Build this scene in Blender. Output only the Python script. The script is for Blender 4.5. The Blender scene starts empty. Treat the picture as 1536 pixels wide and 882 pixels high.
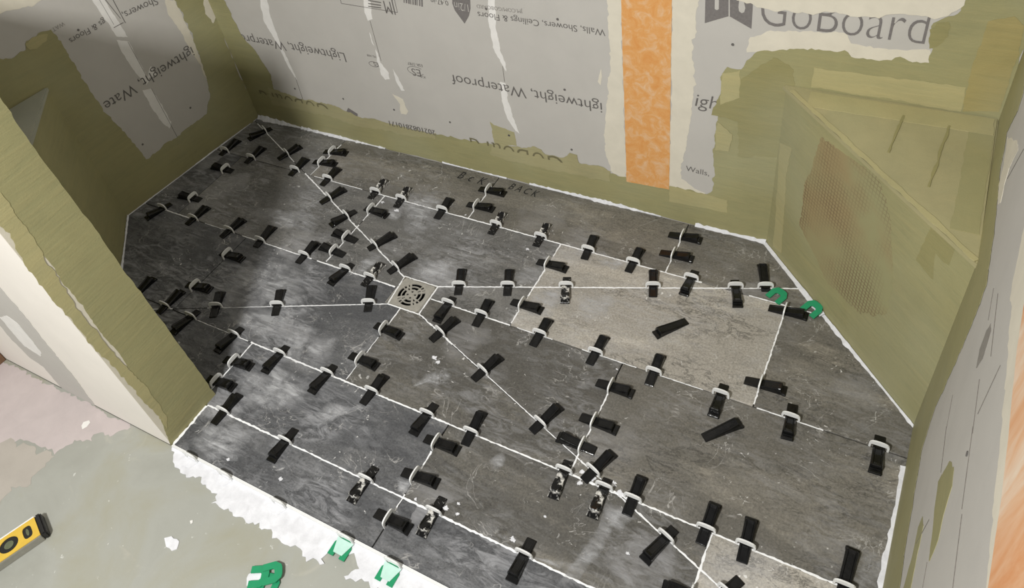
import bpy, bmesh, math, random
from mathutils import Vector, Matrix
from mathutils.geometry import delaunay_2d_cdt

random.seed(11)
scene = bpy.context.scene
COL = scene.collection
R = math.radians

# ------------------------------------------------------------------ camera, light, exposure
cam_d = bpy.data.cameras.new('camera')
cam = bpy.data.objects.new('camera', cam_d)
COL.objects.link(cam)
cam_d.sensor_width = 36.0
cam_d.lens = 36.0 * 1150.0 / 1536.0
cam_d.shift_y = -0.0908
cam_d.clip_start = 0.02
cx = Vector((0.876571, 0.462320, -0.133727))
cy = Vector((-0.224001, 0.637851, 0.736865))
cz = Vector((0.425965, -0.615960, 0.662682))
cam.matrix_world = Matrix(((cx.x, cy.x, cz.x, 1.06474), (cx.y, cy.y, cz.y, -1.30639), (cx.z, cy.z, cz.z, 1.52614), (0, 0, 0, 1)))
scene.camera = cam

world = bpy.data.worlds.new('world')
scene.world = world
world.use_nodes = True
bg = world.node_tree.nodes['Background']
bg.inputs[0].default_value = (1.0, 0.985, 0.965, 1)
bg.inputs[1].default_value = 0.34

def area(name, loc, target, size, power, col):
    d = bpy.data.lights.new(name, 'AREA')
    d.energy = power
    d.size = size
    d.color = col
    o = bpy.data.objects.new(name, d)
    COL.objects.link(o)
    o.location = loc
    o.rotation_euler = (Vector(target) - Vector(loc)).to_track_quat('-Z', 'Y').to_euler()
    return o
area('ceiling_lamp', (0.42, -2.25, 2.25), (0.2, -0.4, 0.0), 0.2, 72.0, (1.0, 0.985, 0.955))

scene.view_settings.view_transform = 'Standard'
scene.view_settings.look = 'None'
scene.view_settings.exposure = 0.0
scene.view_settings.gamma = 1.0
scene.view_settings.use_curve_mapping = False

# ------------------------------------------------------------------ measured layout data (metres)
W = [
  ('d1', -0.9441, 0.1416, 155.2266, -114.0343, 0.0254),
  ('A', -1.008, 0.0, 0.0, 85.6568, 0.0233),
  ('A', -0.882, 0.0, 0.0, 86.5936, 0.0274),
  ('1a', -0.928, -0.079, 90.0, -176.8202, 0.0301),
  ('d1', -0.77, 0.0612, 155.2266, 66.8858, 0.0354),
  ('A', -0.682, 0.0, 0.0, 89.3338, 0.0271),
  ('1a', -0.928, -0.233, 90.0, -174.6991, 0.0305),
  ('B', -0.994, -0.308, 0.0, -105.4463, 0.0305),
  ('B', -0.85, -0.308, 0.0, 83.6598, 0.0293),
  ('B', -0.692, -0.308, 0.0, 78.6901, 0.032),
  ('B', -0.561, -0.308, 0.0, 91.4502, 0.0251),
  ('2a', -0.62, -0.39, 90.0, 0.6296, 0.029),
  ('C', -0.772, -0.615, 0.0, 89.2927, 0.022),
  ('2a', -0.62, -0.524, 90.0, 6.4108, 0.0345),
  ('C', -0.649, -0.615, 0.0, 85.2921, 0.0268),
  ('d4', -0.7132, -0.6498, -157.0878, -60.3955, 0.0141),
  ('C', -0.545, -0.615, 0.0, -96.4108, 0.0265),
  ('d4', -0.5012, -0.5602, -157.0878, 118.5596, 0.0361),
  ('d4', -0.3342, -0.4896, -157.0878, 118.3457, 0.034),
  ('C', -0.379, -0.615, 0.0, -95.1944, 0.0273),
  ('3a', -0.314, -0.683, 90.0, 5.3009, 0.0344),
  ('C', -0.215, -0.615, 0.0, -90.0, 0.028),
  ('3a', -0.314, -0.748, 90.0, 3.1798, 0.0334),
  ('D', -0.232, -0.808, 0.0, 88.1118, 0.036),
  ('D', -0.031, -0.808, 0.0, -89.3772, 0.036),
  ('C', -0.057, -0.615, 0.0, -93.4064, 0.0281),
  ('0a', -0.617, 0.123, 90.0, 9.6734, 0.0347),
  ('0a', -0.617, 0.064, 90.0, 6.9683, 0.0344),
  ('A', -0.541, 0.0, 0.0, 87.3057, 0.032),
  ('d1', -0.4774, -0.0738, 155.2266, 64.5923, 0.0321),
  ('A', -0.347, 0.0, 0.0, 87.9546, 0.03),
  ('A', -0.247, 0.0, 0.0, 94.0856, 0.0361),
  ('1b', -0.311, -0.073, 90.0, -5.0796, 0.0263),
  ('A', -0.096, 0.0, 0.0, 91.3169, 0.036),
  ('0b', -0.006, 0.128, 90.0, 1.8882, 0.033),
  ('0b', -0.006, 0.054, 90.0, 2.5734, 0.033),
  ('A', 0.091, 0.0, 0.0, 91.3639, 0.037),
  ('d1', -0.3701, -0.1233, 155.2266, -113.1142, 0.0338),
  ('1b', -0.311, -0.2, 90.0, 177.6386, 0.041),
  ('1b', -0.311, -0.261, 90.0, 178.2101, 0.041),
  ('d1', -0.2091, -0.1976, 155.2266, 60.0184, 0.0221),
  ('B', -0.387, -0.308, 0.0, 87.1729, 0.0311),
  ('B', -0.233, -0.308, 0.0, -98.0357, 0.0277),
  ('B', -0.146, -0.308, 0.0, 86.5526, 0.0322),
  ('d1', -0.0977, -0.249, 155.2266, 65.4002, 0.0256),
  ('d4', -0.093, -0.3876, -157.0878, 117.1351, 0.0272),
  ('d2', 0.1087, -0.2426, 20.6222, 112.6199, 0.0304),
  ('d2', 0.2341, -0.1955, 20.6222, 113.4481, 0.0321),
  ('B', 0.114, -0.308, 0.0, -88.7127, 0.0269),
  ('B', 0.216, -0.308, 0.0, 91.8882, 0.038),
  ('d3', 0.1443, -0.3978, -20.8543, 71.1616, 0.0322),
  ('2b', -0.003, -0.443, 90.0, -3.9005, 0.0309),
  ('1c', 0.299, -0.238, 90.0, 0.0, 0.032),
  ('B', 0.385, -0.308, 0.0, 87.589, 0.04),
  ('1c', 0.299, -0.085, 90.0, 0.0, 0.032),
  ('A', 0.236, 0.0, 0.0, 91.302, 0.0351),
  ('A', 0.382, 0.0, 0.0, 93.8141, 0.0333),
  ('A', 0.513, 0.0, 0.0, 88.0694, 0.0349),
  ('0c', 0.602, 0.137, 90.0, 3.2519, 0.0381),
  ('0c', 0.602, 0.064, 90.0, 3.145, 0.0371),
  ('d2', 0.591, -0.0611, 20.6222, 109.204, 0.0328),
  ('A', 0.672, 0.0, 0.0, -91.2189, 0.032),
  ('d2', 0.783, 0.0111, 20.6222, -69.3701, 0.0268),
  ('d2', 0.8509, 0.0367, 20.6222, 110.7461, 0.0086),
  ('1d', 0.912, -0.021, 90.0, 2.5169, 0.0399),
  ('d2', 0.3802, -0.1405, 20.6222, -69.0071, 0.0347),
  ('B', 0.536, -0.308, 0.0, 86.9552, 0.035),
  ('B', 0.683, -0.308, 0.0, 91.2189, 0.037),
  ('2c', 0.606, -0.382, 90.0, 0.6095, 0.036),
  ('2c', 0.606, -0.481, 90.0, -0.6511, 0.034),
  ('B', 0.84, -0.308, 0.0, -89.3563, 0.031),
  ('1d', 0.912, -0.247, 90.0, 2.4896, 0.035),
  ('d3', 0.4975, -0.5323, -20.8543, 69.0573, 0.0281),
  ('B', 0.992, -0.308, 0.0, -84.9759, 0.0391),
  ('d3', 0.3055, -0.4592, -20.8543, 69.7435, 0.0322),
  ('2b', -0.003, -0.548, 90.0, -2.411, 0.0361),
  ('C', 0.082, -0.615, 0.0, 85.6013, 0.038),
  ('C', 0.243, -0.615, 0.0, -93.6914, 0.0332),
  ('C', 0.363, -0.615, 0.0, 91.9092, 0.0331),
  ('3b', 0.302, -0.668, 90.0, 1.273, 0.032),
  ('2c', 0.606, -0.546, 90.0, -179.3772, 0.032),
  ('3b', 0.302, -0.756, 90.0, 4.6001, 0.0341),
  ('C', 0.595, -0.615, 0.0, -86.7108, 0.0261),
  ('d3', 0.6516, -0.5911, -20.8543, 68.4287, 0.0291),
  ('C', 0.687, -0.615, 0.0, -88.6831, 0.0219),
  ('C', 0.75, -0.615, 0.0, 90.0, 0.036),
  ('d3', 0.8371, -0.6617, -20.8543, -110.8545, 0.0264),
  ('C', 0.902, -0.615, 0.0, 88.7811, 0.032),
  ('C', 0.979, -0.615, 0.0, 93.0775, 0.0332),
  ('3c', 0.914, -0.746, 90.0, -174.4547, 0.0434),
  ('d3', 0.9706, -0.7126, -20.8543, -116.5651, 0.0418),
  ('C', 1.157, -0.615, 0.0, 88.4725, 0.014),
  ('D', 0.597, -0.808, 0.0, -90.0, 0.035),
  ('D', 0.205, -0.808, 0.0, -91.8882, 0.034),
  ('D', 0.384, -0.808, 0.0, -89.3704, 0.0359),
  ('4b', 0.303, -0.861, 90.0, -0.6161, 0.036),
  ('B', 1.168, -0.308, 0.0, -88.0694, 0.0299)]
FILMS = [
  ('back', 'membrane_coat', 'olive', 2, 0.004, [(-0.002, 0.751), (0.128, 0.753), (0.084, 0.486), (0.098, 0.36), (0.139, 0.292), (0.157, 0.24), (0.163, 0.206), (0.149, 0.149), (0.285, 0.129), (0.395, 0.13), (0.504, 0.107), (0.596, 0.117), (0.69, 0.106), (0.821, 0.116), (0.956, 0.123), (1.025, 0.127), (1.102, 0.134), (1.169, 0.13), (1.206, 0.127), (1.273, 0.13), (1.315, 0.126), (1.413, 0.119), (1.457, 0.119), (1.584, 0.121), (1.687, 0.123), (1.702, 0.147), (1.707, 0.196), (1.699, 0.256), (1.703, 0.364), (1.709, 0.448), (1.71, 0.502), (1.721, 0.525), (1.753, 0.524), (1.763, 0.549), (1.792, 0.579), (1.839, 0.59), (1.881, 0.599), (1.927, 0.602), (1.969, 0.605), (1.977, 0.595), (2.023, 0.595), (2.053, 0.6), (2.067, 0.611), (2.084, 0.604), (2.121, 0.606), (2.121, 0.638), (2.109, 0.66), (2.108, 0.686), (2.122, 0.703), (2.15, 0.725), (2.151, 0.774), (2.141, 0.898), (2.27, 0.898), (2.27, 0.0), (-0.002, 0.0)]),
  ('back', 'membrane_lap', 'olive_thin', 3, 0.004, [(0.124, 0.157), (0.181, 0.146), (0.288, 0.135), (0.398, 0.141), (0.509, 0.116), (0.596, 0.12), (0.693, 0.116), (0.822, 0.12), (0.816, 0.095), (0.683, 0.08), (0.585, 0.082), (0.493, 0.072), (0.379, 0.089), (0.267, 0.083), (0.109, 0.079)]),
  ('back', 'membrane_lap', 'olive_thin', 3, 0.003, [(1.033, 0.134), (1.132, 0.139), (1.17, 0.156), (1.198, 0.15), (1.209, 0.136), (1.269, 0.139), (1.29, 0.162), (1.313, 0.16), (1.317, 0.132), (1.391, 0.137), (1.413, 0.126), (1.411, 0.088), (1.311, 0.085), (1.2, 0.08), (1.07, 0.076), (1.013, 0.088)]),
  ('back', 'cement_strip', 'cream', 1, 0.004, [(1.43, 0.847), (1.431, 0.656), (1.43, 0.611), (1.432, 0.549), (1.431, 0.473), (1.419, 0.411), (1.407, 0.303), (1.399, 0.199), (1.413, 0.131), (1.456, 0.106), (1.46, 0.107), (1.467, 0.661), (1.471, 0.849)]),
  ('back', 'cement_strip', 'cream', 1, 0.004, [(1.589, 0.676), (1.584, 0.109), (1.687, 0.116), (1.681, 0.126), (1.654, 0.132), (1.643, 0.141), (1.617, 0.157), (1.615, 0.194), (1.623, 0.243), (1.631, 0.293), (1.638, 0.362), (1.644, 0.425), (1.645, 0.493), (1.637, 0.55), (1.644, 0.597), (1.644, 0.649), (1.651, 0.684), (1.655, 0.863), (1.591, 0.858)]),
  ('back', 'waterproof_strip', 'orange', 2, 0.0006, [(1.471, 0.849), (1.467, 0.661), (1.46, 0.102), (1.584, 0.109), (1.589, 0.676), (1.591, 0.858)]),
  ('back', 'cement_skim', 'cream', 3, 0.003, [(1.732, 0.694), (1.754, 0.689), (1.776, 0.683), (1.813, 0.678), (1.841, 0.684), (1.883, 0.682), (1.926, 0.691), (1.969, 0.688), (2.014, 0.69), (2.034, 0.702), (2.058, 0.706), (2.095, 0.707), (2.111, 0.702), (2.132, 0.712), (2.153, 0.737), (2.153, 0.768), (2.135, 0.847), (1.725, 0.81)]),
  ('back', 'cement_skim', 'cream', 1, 0.003, [(1.767, 0.609), (1.782, 0.615), (1.817, 0.631), (1.853, 0.637), (1.898, 0.641), (1.938, 0.649), (1.962, 0.645), (1.972, 0.626), (2.009, 0.626), (2.051, 0.625), (2.085, 0.63), (2.117, 0.634), (2.128, 0.603), (2.064, 0.592), (1.963, 0.591), (1.883, 0.591), (1.785, 0.574), (1.762, 0.57)]),
  ('back', 'filler_streak', 'white_mud', 1, 0.002, [(0.283, 0.581), (0.313, 0.584), (0.286, 0.511), (0.272, 0.449), (0.271, 0.348), (0.279, 0.27), (0.284, 0.237), (0.283, 0.216), (0.266, 0.268), (0.251, 0.371), (0.234, 0.431), (0.255, 0.507)]),
  ('back', 'filler_streak', 'white_mud', 1, 0.002, [(0.682, 0.572), (0.704, 0.564), (0.7, 0.531), (0.694, 0.502), (0.675, 0.494), (0.671, 0.521)]),
  ('back', 'filler_streak', 'white_mud', 1, 0.002, [(0.668, 0.456), (0.67, 0.447), (0.67, 0.418), (0.672, 0.41), (0.666, 0.417)]),
  ('back', 'filler_streak', 'white_mud', 1, 0.002, [(0.673, 0.407), (0.676, 0.353), (0.698, 0.32), (0.695, 0.297), (0.676, 0.291), (0.665, 0.307), (0.666, 0.363)]),
  ('back', 'filler_streak', 'white_mud', 1, 0.002, [(0.719, 0.339), (0.729, 0.313), (0.742, 0.264), (0.728, 0.262), (0.719, 0.289)]),
  ('back', 'filler_streak', 'white_mud', 1, 0.002, [(1.102, 0.619), (1.122, 0.617), (1.119, 0.597), (1.111, 0.541), (1.112, 0.467), (1.123, 0.431), (1.121, 0.402), (1.111, 0.424), (1.095, 0.459), (1.091, 0.512), (1.091, 0.558)]),
  ('back', 'filler_streak', 'white_mud', 1, 0.002, [(1.095, 0.364), (1.112, 0.362), (1.11, 0.315), (1.117, 0.25), (1.131, 0.191), (1.116, 0.206), (1.098, 0.24), (1.09, 0.299)]),
  ('back', 'filler_streak', 'cream', 1, 0.002, [(0.688, 0.241), (0.725, 0.229), (0.733, 0.185), (0.721, 0.169), (0.701, 0.168), (0.708, 0.206)]),
  ('back', 'membrane_lap', 'olive_thin', 1, 0.002, [(1.035, 0.213), (1.048, 0.203), (1.114, 0.193), (1.115, 0.142), (1.038, 0.129)]),
  ('back', 'filler_streak', 'cream', 1, 0.001, [(1.405, 0.463), (1.406, 0.44), (1.4, 0.412), (1.393, 0.422)]),
  ('back', 'membrane_lap', 'olive_dark', 3, 0.003, [(2.107, 0.679), (2.116, 0.695), (2.136, 0.7), (2.141, 0.69), (2.141, 0.67), (2.126, 0.644), (2.115, 0.638)]),
  ('back', 'membrane_lap', 'olive_warm', 3, 0.0015, [(2.199, 0.71), (2.237, 0.726), (2.257, 0.708), (2.264, 0.643), (2.264, 0.518), (2.203, 0.505), (2.197, 0.576), (2.198, 0.681)]),
  ('back', 'membrane_lap', 'olive_light', 3, 0.002, [(1.908, 0.558), (2.196, 0.563), (2.2, 0.504), (2.045, 0.507), (1.907, 0.506)]),
  ('back', 'membrane_lap', 'olive_dark', 3, 0.003, [(1.709, 0.448), (1.82, 0.567), (1.866, 0.544), (1.895, 0.306), (1.761, 0.271), (1.754, 0.377), (1.69, 0.383)]),
  ('back', 'membrane_lap', 'olive_light', 3, 0.002, [(1.71, 0.506), (1.751, 0.523), (1.754, 0.447), (1.71, 0.418)]),
  ('back', 'membrane_lap', 'olive_light', 4, 0.002, [(1.706, 0.366), (1.744, 0.337), (1.738, 0.282), (1.703, 0.278)]),
  ('back', 'membrane_lap', 'olive_light', 3, 0.0015, [(1.584, 0.123), (1.743, 0.118), (1.745, 0.075), (1.584, 0.066)]),
  ('left', 'membrane_coat', 'olive', 2, 0.004, [(0.02, 0.632), (0.2652, 0.632), (0.3766, 0.631), (0.4088, 0.616), (0.445, 0.618), (0.458, 0.638), (0.4962, 0.641), (0.5314, 0.634), (0.5324, 0.621), (0.5384, 0.564), (0.5364, 0.5), (0.5414, 0.386), (0.5495, 0.304), (0.5685, 0.223), (0.5786, 0.13), (0.8387, 0.136), (0.8699, 0.174), (0.8829, 0.193), (0.8969, 0.26), (0.906, 0.323), (0.9151, 0.436), (0.9151, 0.498), (0.9091, 0.532), (0.9291, 0.782), (1.0185297935813353, 0.782), (1.0185297935813353, 0), (0.02, 0)]),
  ('left', 'cement_skim', 'cream', 1, 0.003, [(0.3797, 0.752), (0.4389, 0.731), (0.4661, 0.727), (0.5183, 0.71), (0.5515, 0.714), (0.6057, 0.749), (0.431, 0.833)]),
  ('left', 'cement_skim', 'cream', 1, 0.003, [(0.8819, 0.546), (0.9111, 0.531), (0.9121, 0.425), (0.906, 0.316), (0.894, 0.234), (0.895, 0.302), (0.888, 0.36), (0.8809, 0.442), (0.8699, 0.498)]),
  ('left', 'filler_streak', 'white_mud', 1, 0.002, [(0.677, 0.683), (0.7132, 0.665), (0.7082, 0.634), (0.7112, 0.587), (0.7182, 0.505), (0.6881, 0.524), (0.681, 0.586), (0.676, 0.651)]),
  ('left', 'filler_streak', 'white_mud', 1, 0.002, [(0.683, 0.515), (0.7141, 0.492), (0.7122, 0.431), (0.7151, 0.352), (0.6971, 0.344), (0.6861, 0.396), (0.679, 0.475)]),
  ('left', 'filler_streak', 'white_mud', 1, 0.002, [(0.679, 0.336), (0.7072, 0.325), (0.7132, 0.26), (0.7141, 0.189), (0.6971, 0.172), (0.6851, 0.209), (0.677, 0.283)]),
  ('left', 'filler_streak', 'white_mud', 1, 0.002, [(0.7413, 0.388), (0.7393, 0.37), (0.7433, 0.354), (0.7132, 0.36), (0.7262, 0.378)]),
  ('left', 'membrane_lap', 'olive_light', 3, 0.003, [(0.452, 0.633), (0.4801, 0.639), (0.5183, 0.627), (0.5073, 0.614), (0.4791, 0.608), (0.454, 0.613)]),
  ('left', 'filler_streak', 'cream', 3, 0.003, [(1.0135, 0.516), (1.0547, 0.495), (1.0266, 0.447), (1.0195, 0.412), (1.0014, 0.399), (0.9924, 0.433), (0.9964, 0.469)]),
  ('right', 'membrane_coat', 'olive', 2, 0.004, [(0.001, 0.691), (-0.1365, 0.691), (0.2065, 0.702), (0.2215, 0.673), (0.1835, 0.602), (0.2415, 0.598), (0.2685, 0.586), (0.3775, 0.599), (0.4745, 0.612), (0.5756, 0.606), (0.5856, 0.545), (0.5826, 0.419), (0.5726, 0.294), (0.5866, 0.247), (0.6106, 0.205), (0.6746, 0.207), (0.7346, 0.217), (0.7836, 0.213), (0.8806, 0.233), (0.9866, 0.249), (0.9866, 0), (0.001, 0)]),
  ('right', 'membrane_drip', 'olive', 1, 0.002, [(0.8196, 0.511), (0.8526, 0.552), (0.8866, 0.56), (0.9096, 0.529), (0.9386, 0.517), (0.9476, 0.473), (0.9186, 0.465), (0.8596, 0.45), (0.8126, 0.444)]),
  ('right', 'membrane_drip', 'olive', 1, 0.002, [(0.8176, 0.349), (0.8456, 0.374), (0.8796, 0.361), (0.9306, 0.35), (0.9616, 0.349), (0.9396, 0.295), (0.8986, 0.275), (0.8616, 0.312), (0.8216, 0.321)]),
  ('right', 'scuff_mark', 'smudge', 1, 0.002, [(0.7066, 0.673), (0.7276, 0.68), (0.7486, 0.651), (0.7366, 0.614), (0.7086, 0.62), (0.6996, 0.65)]),
  ('right', 'cement_strip', 'cream', 1, 0.004, [(0.6226, 0.816), (0.7256, 0.77), (0.8686, 0.788), (0.9546, 0.793), (1.0716, 0.794), (1.1216, 0.797), (1.1856, 0.79), (1.1896, 0.801), (1.1256, 0.806), (1.0506, 0.825), (0.9726, 0.827), (0.8776, 0.829), (0.7966, 0.85)]),
  ('right', 'waterproof_strip', 'orange_pale', 2, 0.0008, [(0.8076, 0.841), (0.8756, 0.827), (0.9726, 0.827), (1.0496, 0.823), (1.1256, 0.806), (1.1866, 0.792), (1.2416, 0.957), (1.0606, 0.959), (0.9336, 0.976)]),
  ('right', 'cement_streak', 'cream', 1, 0.003, [(0.2105, 0.611), (0.2945, 0.614), (0.3245, 0.593), (0.3925, 0.608), (0.4115, 0.628), (0.3785, 0.638), (0.3635, 0.662), (0.3825, 0.711), (0.3255, 0.689)]),
  ('benchR', 'mesh_tape', 'mesh', 1, 0.004, [(0.1471, 0.456), (0.3324, 0.487), (0.3875, 0.422), (0.4356, 0.277), (0.4398, 0.199), (0.3755, 0.122), (0.2503, 0.103), (0.1931, 0.138), (0.1216, 0.175), (0.116, 0.295), (0.1414, 0.415)]),
  ('benchR', 'membrane_lap', 'olive_light', 1, 0.002, [(0.0057, 0.34), (0.053, 0.359), (0.0467, 0.277), (0.07, 0.024), (0.0325, 0.014)]),
  ('benchR', 'membrane_lap', 'olive_dark', 1, 0.002, [(0.4787, 0.501), (0.4688, 0.389), (0.5183, 0.383), (0.5056, 0.442), (0.5742, 0.441), (0.5749, 0.484)]),
  ('stubend', 'cement_skim', 'cream', 1, 0, [(0.0005, 0.0), (0.1188, 0.0), (0.1188, 1.069), (0.0005, 1.069)]),
  ('stubend', 'membrane_coat', 'olive', 2, 0.002, [(0.133, 0.983), (0.131, 0.856), (0.151, -0.028), (0.114, -0.034), (0.012, -0.049), (-0.003, -0.025), (0.004, 0.028), (0.018, 0.092), (0.026, 0.189), (0.03, 0.277), (0.03, 0.366), (0.032, 0.457), (0.032, 0.512), (0.031, 0.552), (0.035, 0.595), (0.034, 0.673), (0.034, 0.734), (0.037, 0.763), (0.036, 0.876)]),
  ('stubend', 'membrane_lap', 'olive_light', 3, 0.003, [(0.029, 0.772), (0.042, 0.769), (0.041, 0.737), (0.039, 0.695), (0.038, 0.652), (0.032, 0.582), (0.027, 0.537), (0.021, 0.482), (0.022, 0.421), (0.024, 0.366), (0.026, 0.292), (0.035, 0.201), (0.03, 0.104), (0.028, 0.071), (0.014, 0.047), (0.015, 0.104), (0.013, 0.205), (0.009, 0.281), (0.005, 0.336), (0.002, 0.416), (-0.001, 0.506), (-0.001, 0.568), (0.0, 0.634), (0.009, 0.688), (0.01, 0.743)]),
  ('stubfront', 'joint_compound', 'grey_board', 1, 0.003, [(1.067, 0.508), (1.077, 0.47), (1.079, 0.404), (1.064, 0.278), (1.049, 0.129), (1.026, 0.008), (0.989, -0.11), (0.883, -0.078), (0.886, 0.018), (0.892, 0.091), (0.851, 0.108), (0.841, 0.168), (0.848, 0.234), (0.839, 0.282)]),
  ('stubfront', 'joint_compound', 'white_mud', 2, 0.003, [(0.908, 0.296), (0.962, 0.325), (0.991, 0.309), (0.986, 0.257), (0.974, 0.19), (0.944, 0.161), (0.895, 0.177), (0.899, 0.25)]),
  ('back', 'printed_shield', 'ink_mid', 1, 0, [(0.994, 0.621), (0.987, 0.59), (0.991, 0.57), (1.014, 0.534), (1.033, 0.56), (1.042, 0.582), (1.046, 0.607), (1.046, 0.627)]),
  ('back', 'printed_emblem', 'ink_mid', 1, 0, [(1.664, 0.71), (1.665, 0.629), (1.718, 0.654), (1.768, 0.63), (1.766, 0.722)]),
  ('back', 'printed_emblem', 'grey_board', 2, 0, [(1.714, 0.716), (1.716, 0.716), (1.72, 0.654), (1.717, 0.654)]),
  ('back', 'printed_emblem', 'grey_board', 2, 0, [(1.738, 0.703), (1.746, 0.698), (1.752, 0.678), (1.75, 0.668), (1.745, 0.665), (1.739, 0.669), (1.737, 0.678)]),
  ('back', 'printed_emblem', 'grey_board', 2, 0, [(1.685, 0.696), (1.694, 0.697), (1.695, 0.668), (1.691, 0.665), (1.686, 0.667)]),
  ('back', 'printed_emblem', 'ink_mid', 1, 0, [(0.4, 0.135), (0.439, 0.129), (0.456, 0.114), (0.478, 0.143), (0.512, 0.126), (0.507, 0.111), (0.453, 0.106), (0.411, 0.115)]),
  ('back', 'printed_emblem', 'ink_mid', 1, 0, [(1.28, 0.134), (1.327, 0.109), (1.327, 0.105), (1.278, 0.087)]),
  ('back', 'printed_barcode', 'ink_mid', 1, 0, [(0.829, 0.591), (0.832, 0.591), (0.827, 0.571), (0.824, 0.571)]),
  ('back', 'printed_barcode', 'ink_mid', 1, 0, [(0.836, 0.592), (0.841, 0.592), (0.836, 0.571), (0.831, 0.571)]),
  ('back', 'printed_barcode', 'ink_mid', 1, 0, [(0.844, 0.593), (0.85, 0.593), (0.844, 0.57), (0.839, 0.57)]),
  ('back', 'printed_barcode', 'ink_mid', 1, 0, [(0.852, 0.594), (0.854, 0.594), (0.849, 0.569), (0.846, 0.57)]),
  ('back', 'printed_barcode', 'ink_mid', 1, 0, [(0.859, 0.595), (0.863, 0.595), (0.857, 0.569), (0.853, 0.569)]),
  ('back', 'printed_barcode', 'ink_mid', 1, 0, [(0.867, 0.596), (0.872, 0.596), (0.866, 0.569), (0.86, 0.569)]),
  ('back', 'printed_barcode', 'ink_mid', 1, 0, [(0.874, 0.597), (0.877, 0.597), (0.87, 0.568), (0.868, 0.568)]),
  ('back', 'printed_barcode', 'ink_mid', 1, 0, [(0.882, 0.598), (0.886, 0.598), (0.879, 0.568), (0.875, 0.568)]),
  ('back', 'printed_barcode', 'ink_mid', 1, 0, [(0.889, 0.599), (0.894, 0.599), (0.887, 0.567), (0.882, 0.567)]),
  ('back', 'printed_frame', 'ink', 1, 0, [(0.592, 0.5383), (0.793, 0.5363), (0.793, 0.5377), (0.592, 0.5397)]),
  ('back', 'printed_frame', 'ink', 1, 0, [(0.7937, 0.537), (0.7947, 0.581), (0.7933, 0.581), (0.7923, 0.537)]),
  ('back', 'printed_frame', 'ink', 1, 0, [(0.5927, 0.539), (0.5937, 0.556), (0.5923, 0.556), (0.5913, 0.539)]),
  ('back', 'printed_line', 'ink', 1, 0, [(0.698, 0.5605), (0.743, 0.5595), (0.743, 0.5625), (0.698, 0.5635)]),
  ('back', 'printed_line', 'ink', 1, 0, [(0.695, 0.5505), (0.74, 0.5505), (0.74, 0.5535), (0.695, 0.5535)]),
  ('back', 'printed_line', 'ink', 1, 0, [(0.692, 0.5415), (0.738, 0.5425), (0.738, 0.5455), (0.692, 0.5445)]),
  ('left', 'printed_frame', 'ink', 1, 0, [(0.6931, 0.55), (0.7272, 0.549), (0.7272, 0.551), (0.6931, 0.552)]),
  ('left', 'printed_frame', 'ink', 1, 0, [(0.7303, 0.623), (0.7313, 0.546), (0.7333, 0.546), (0.7323, 0.623)]),
  ('left', 'printed_frame', 'ink', 1, 0, [(0.7105, 0.6328), (0.7245, 0.5648), (0.7259, 0.5652), (0.7119, 0.6332)]),
  ('left', 'printed_frame', 'ink', 1, 0, [(0.6945, 0.641), (0.6976, 0.559), (0.6986, 0.559), (0.6955, 0.641)]),
  ('back', 'board_joint', 'seam', 1, 0, [(0.2803, 0.226), (0.2753, 0.129), (0.2767, 0.129), (0.2817, 0.226)]),
  ('back', 'board_joint', 'seam', 1, 0, [(0.6823, 0.495), (0.6803, 0.36), (0.6817, 0.36), (0.6837, 0.495)]),
  ('back', 'board_joint', 'seam', 1, 0, [(1.1113, 0.418), (1.1093, 0.367), (1.1107, 0.367), (1.1127, 0.418)]),
  ('left', 'board_joint', 'seam', 1, 0, [(0.7105, 0.493), (0.7115, 0.347), (0.7129, 0.347), (0.7119, 0.493)]),
  ('left', 'board_joint', 'seam', 1, 0, [(0.7065, 0.325), (0.7065, 0.128), (0.7079, 0.128), (0.7079, 0.325)]),
  ('right', 'board_joint', 'seam', 1, 0, [(0.6315, 0.6603), (0.6835, 0.6523), (0.6837, 0.6537), (0.6317, 0.6617)]),
  ('right', 'board_joint', 'seam', 1, 0, [(0.6726, 0.6933), (0.7826, 0.6973), (0.7826, 0.6987), (0.6726, 0.6947)]),
  ('right', 'board_joint', 'seam', 1, 0, [(0.7796, 0.6453), (0.8626, 0.6463), (0.8626, 0.6477), (0.7796, 0.6467)]),
  ('right', 'board_joint', 'seam', 1, 0, [(0.8409, 0.755), (0.8449, 0.664), (0.8463, 0.664), (0.8423, 0.755)]),
  ('right', 'board_joint', 'seam', 1, 0, [(0.6645, 0.4523), (0.7195, 0.4433), (0.7197, 0.4447), (0.6647, 0.4537)]),
  ('right', 'board_joint', 'seam', 1, 0, [(0.8506, 0.6433), (0.9626, 0.6423), (0.9626, 0.6437), (0.8506, 0.6447)]),
  ('right', 'board_joint', 'seam', 1, 0, [(0.9716, 0.6463), (1.0586, 0.6493), (1.0586, 0.6507), (0.9716, 0.6477)]),
  ('right', 'board_joint', 'seam', 1, 0, [(0.7157, 0.4403), (0.8047, 0.4553), (0.8045, 0.4567), (0.7155, 0.4417)]),
  ('right', 'board_joint', 'seam', 1, 0, [(0.8579, 0.417), (0.8529, 0.331), (0.8543, 0.331), (0.8593, 0.417)]),
  ('right', 'board_joint', 'seam', 1, 0, [(0.9415, 0.4573), (0.9745, 0.4533), (0.9747, 0.4547), (0.9417, 0.4587)]),
  ('right', 'board_joint', 'seam', 1, 0, [(0.4289, 0.7503), (0.3859, 0.6583), (0.3871, 0.6577), (0.4301, 0.7497)])]
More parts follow.
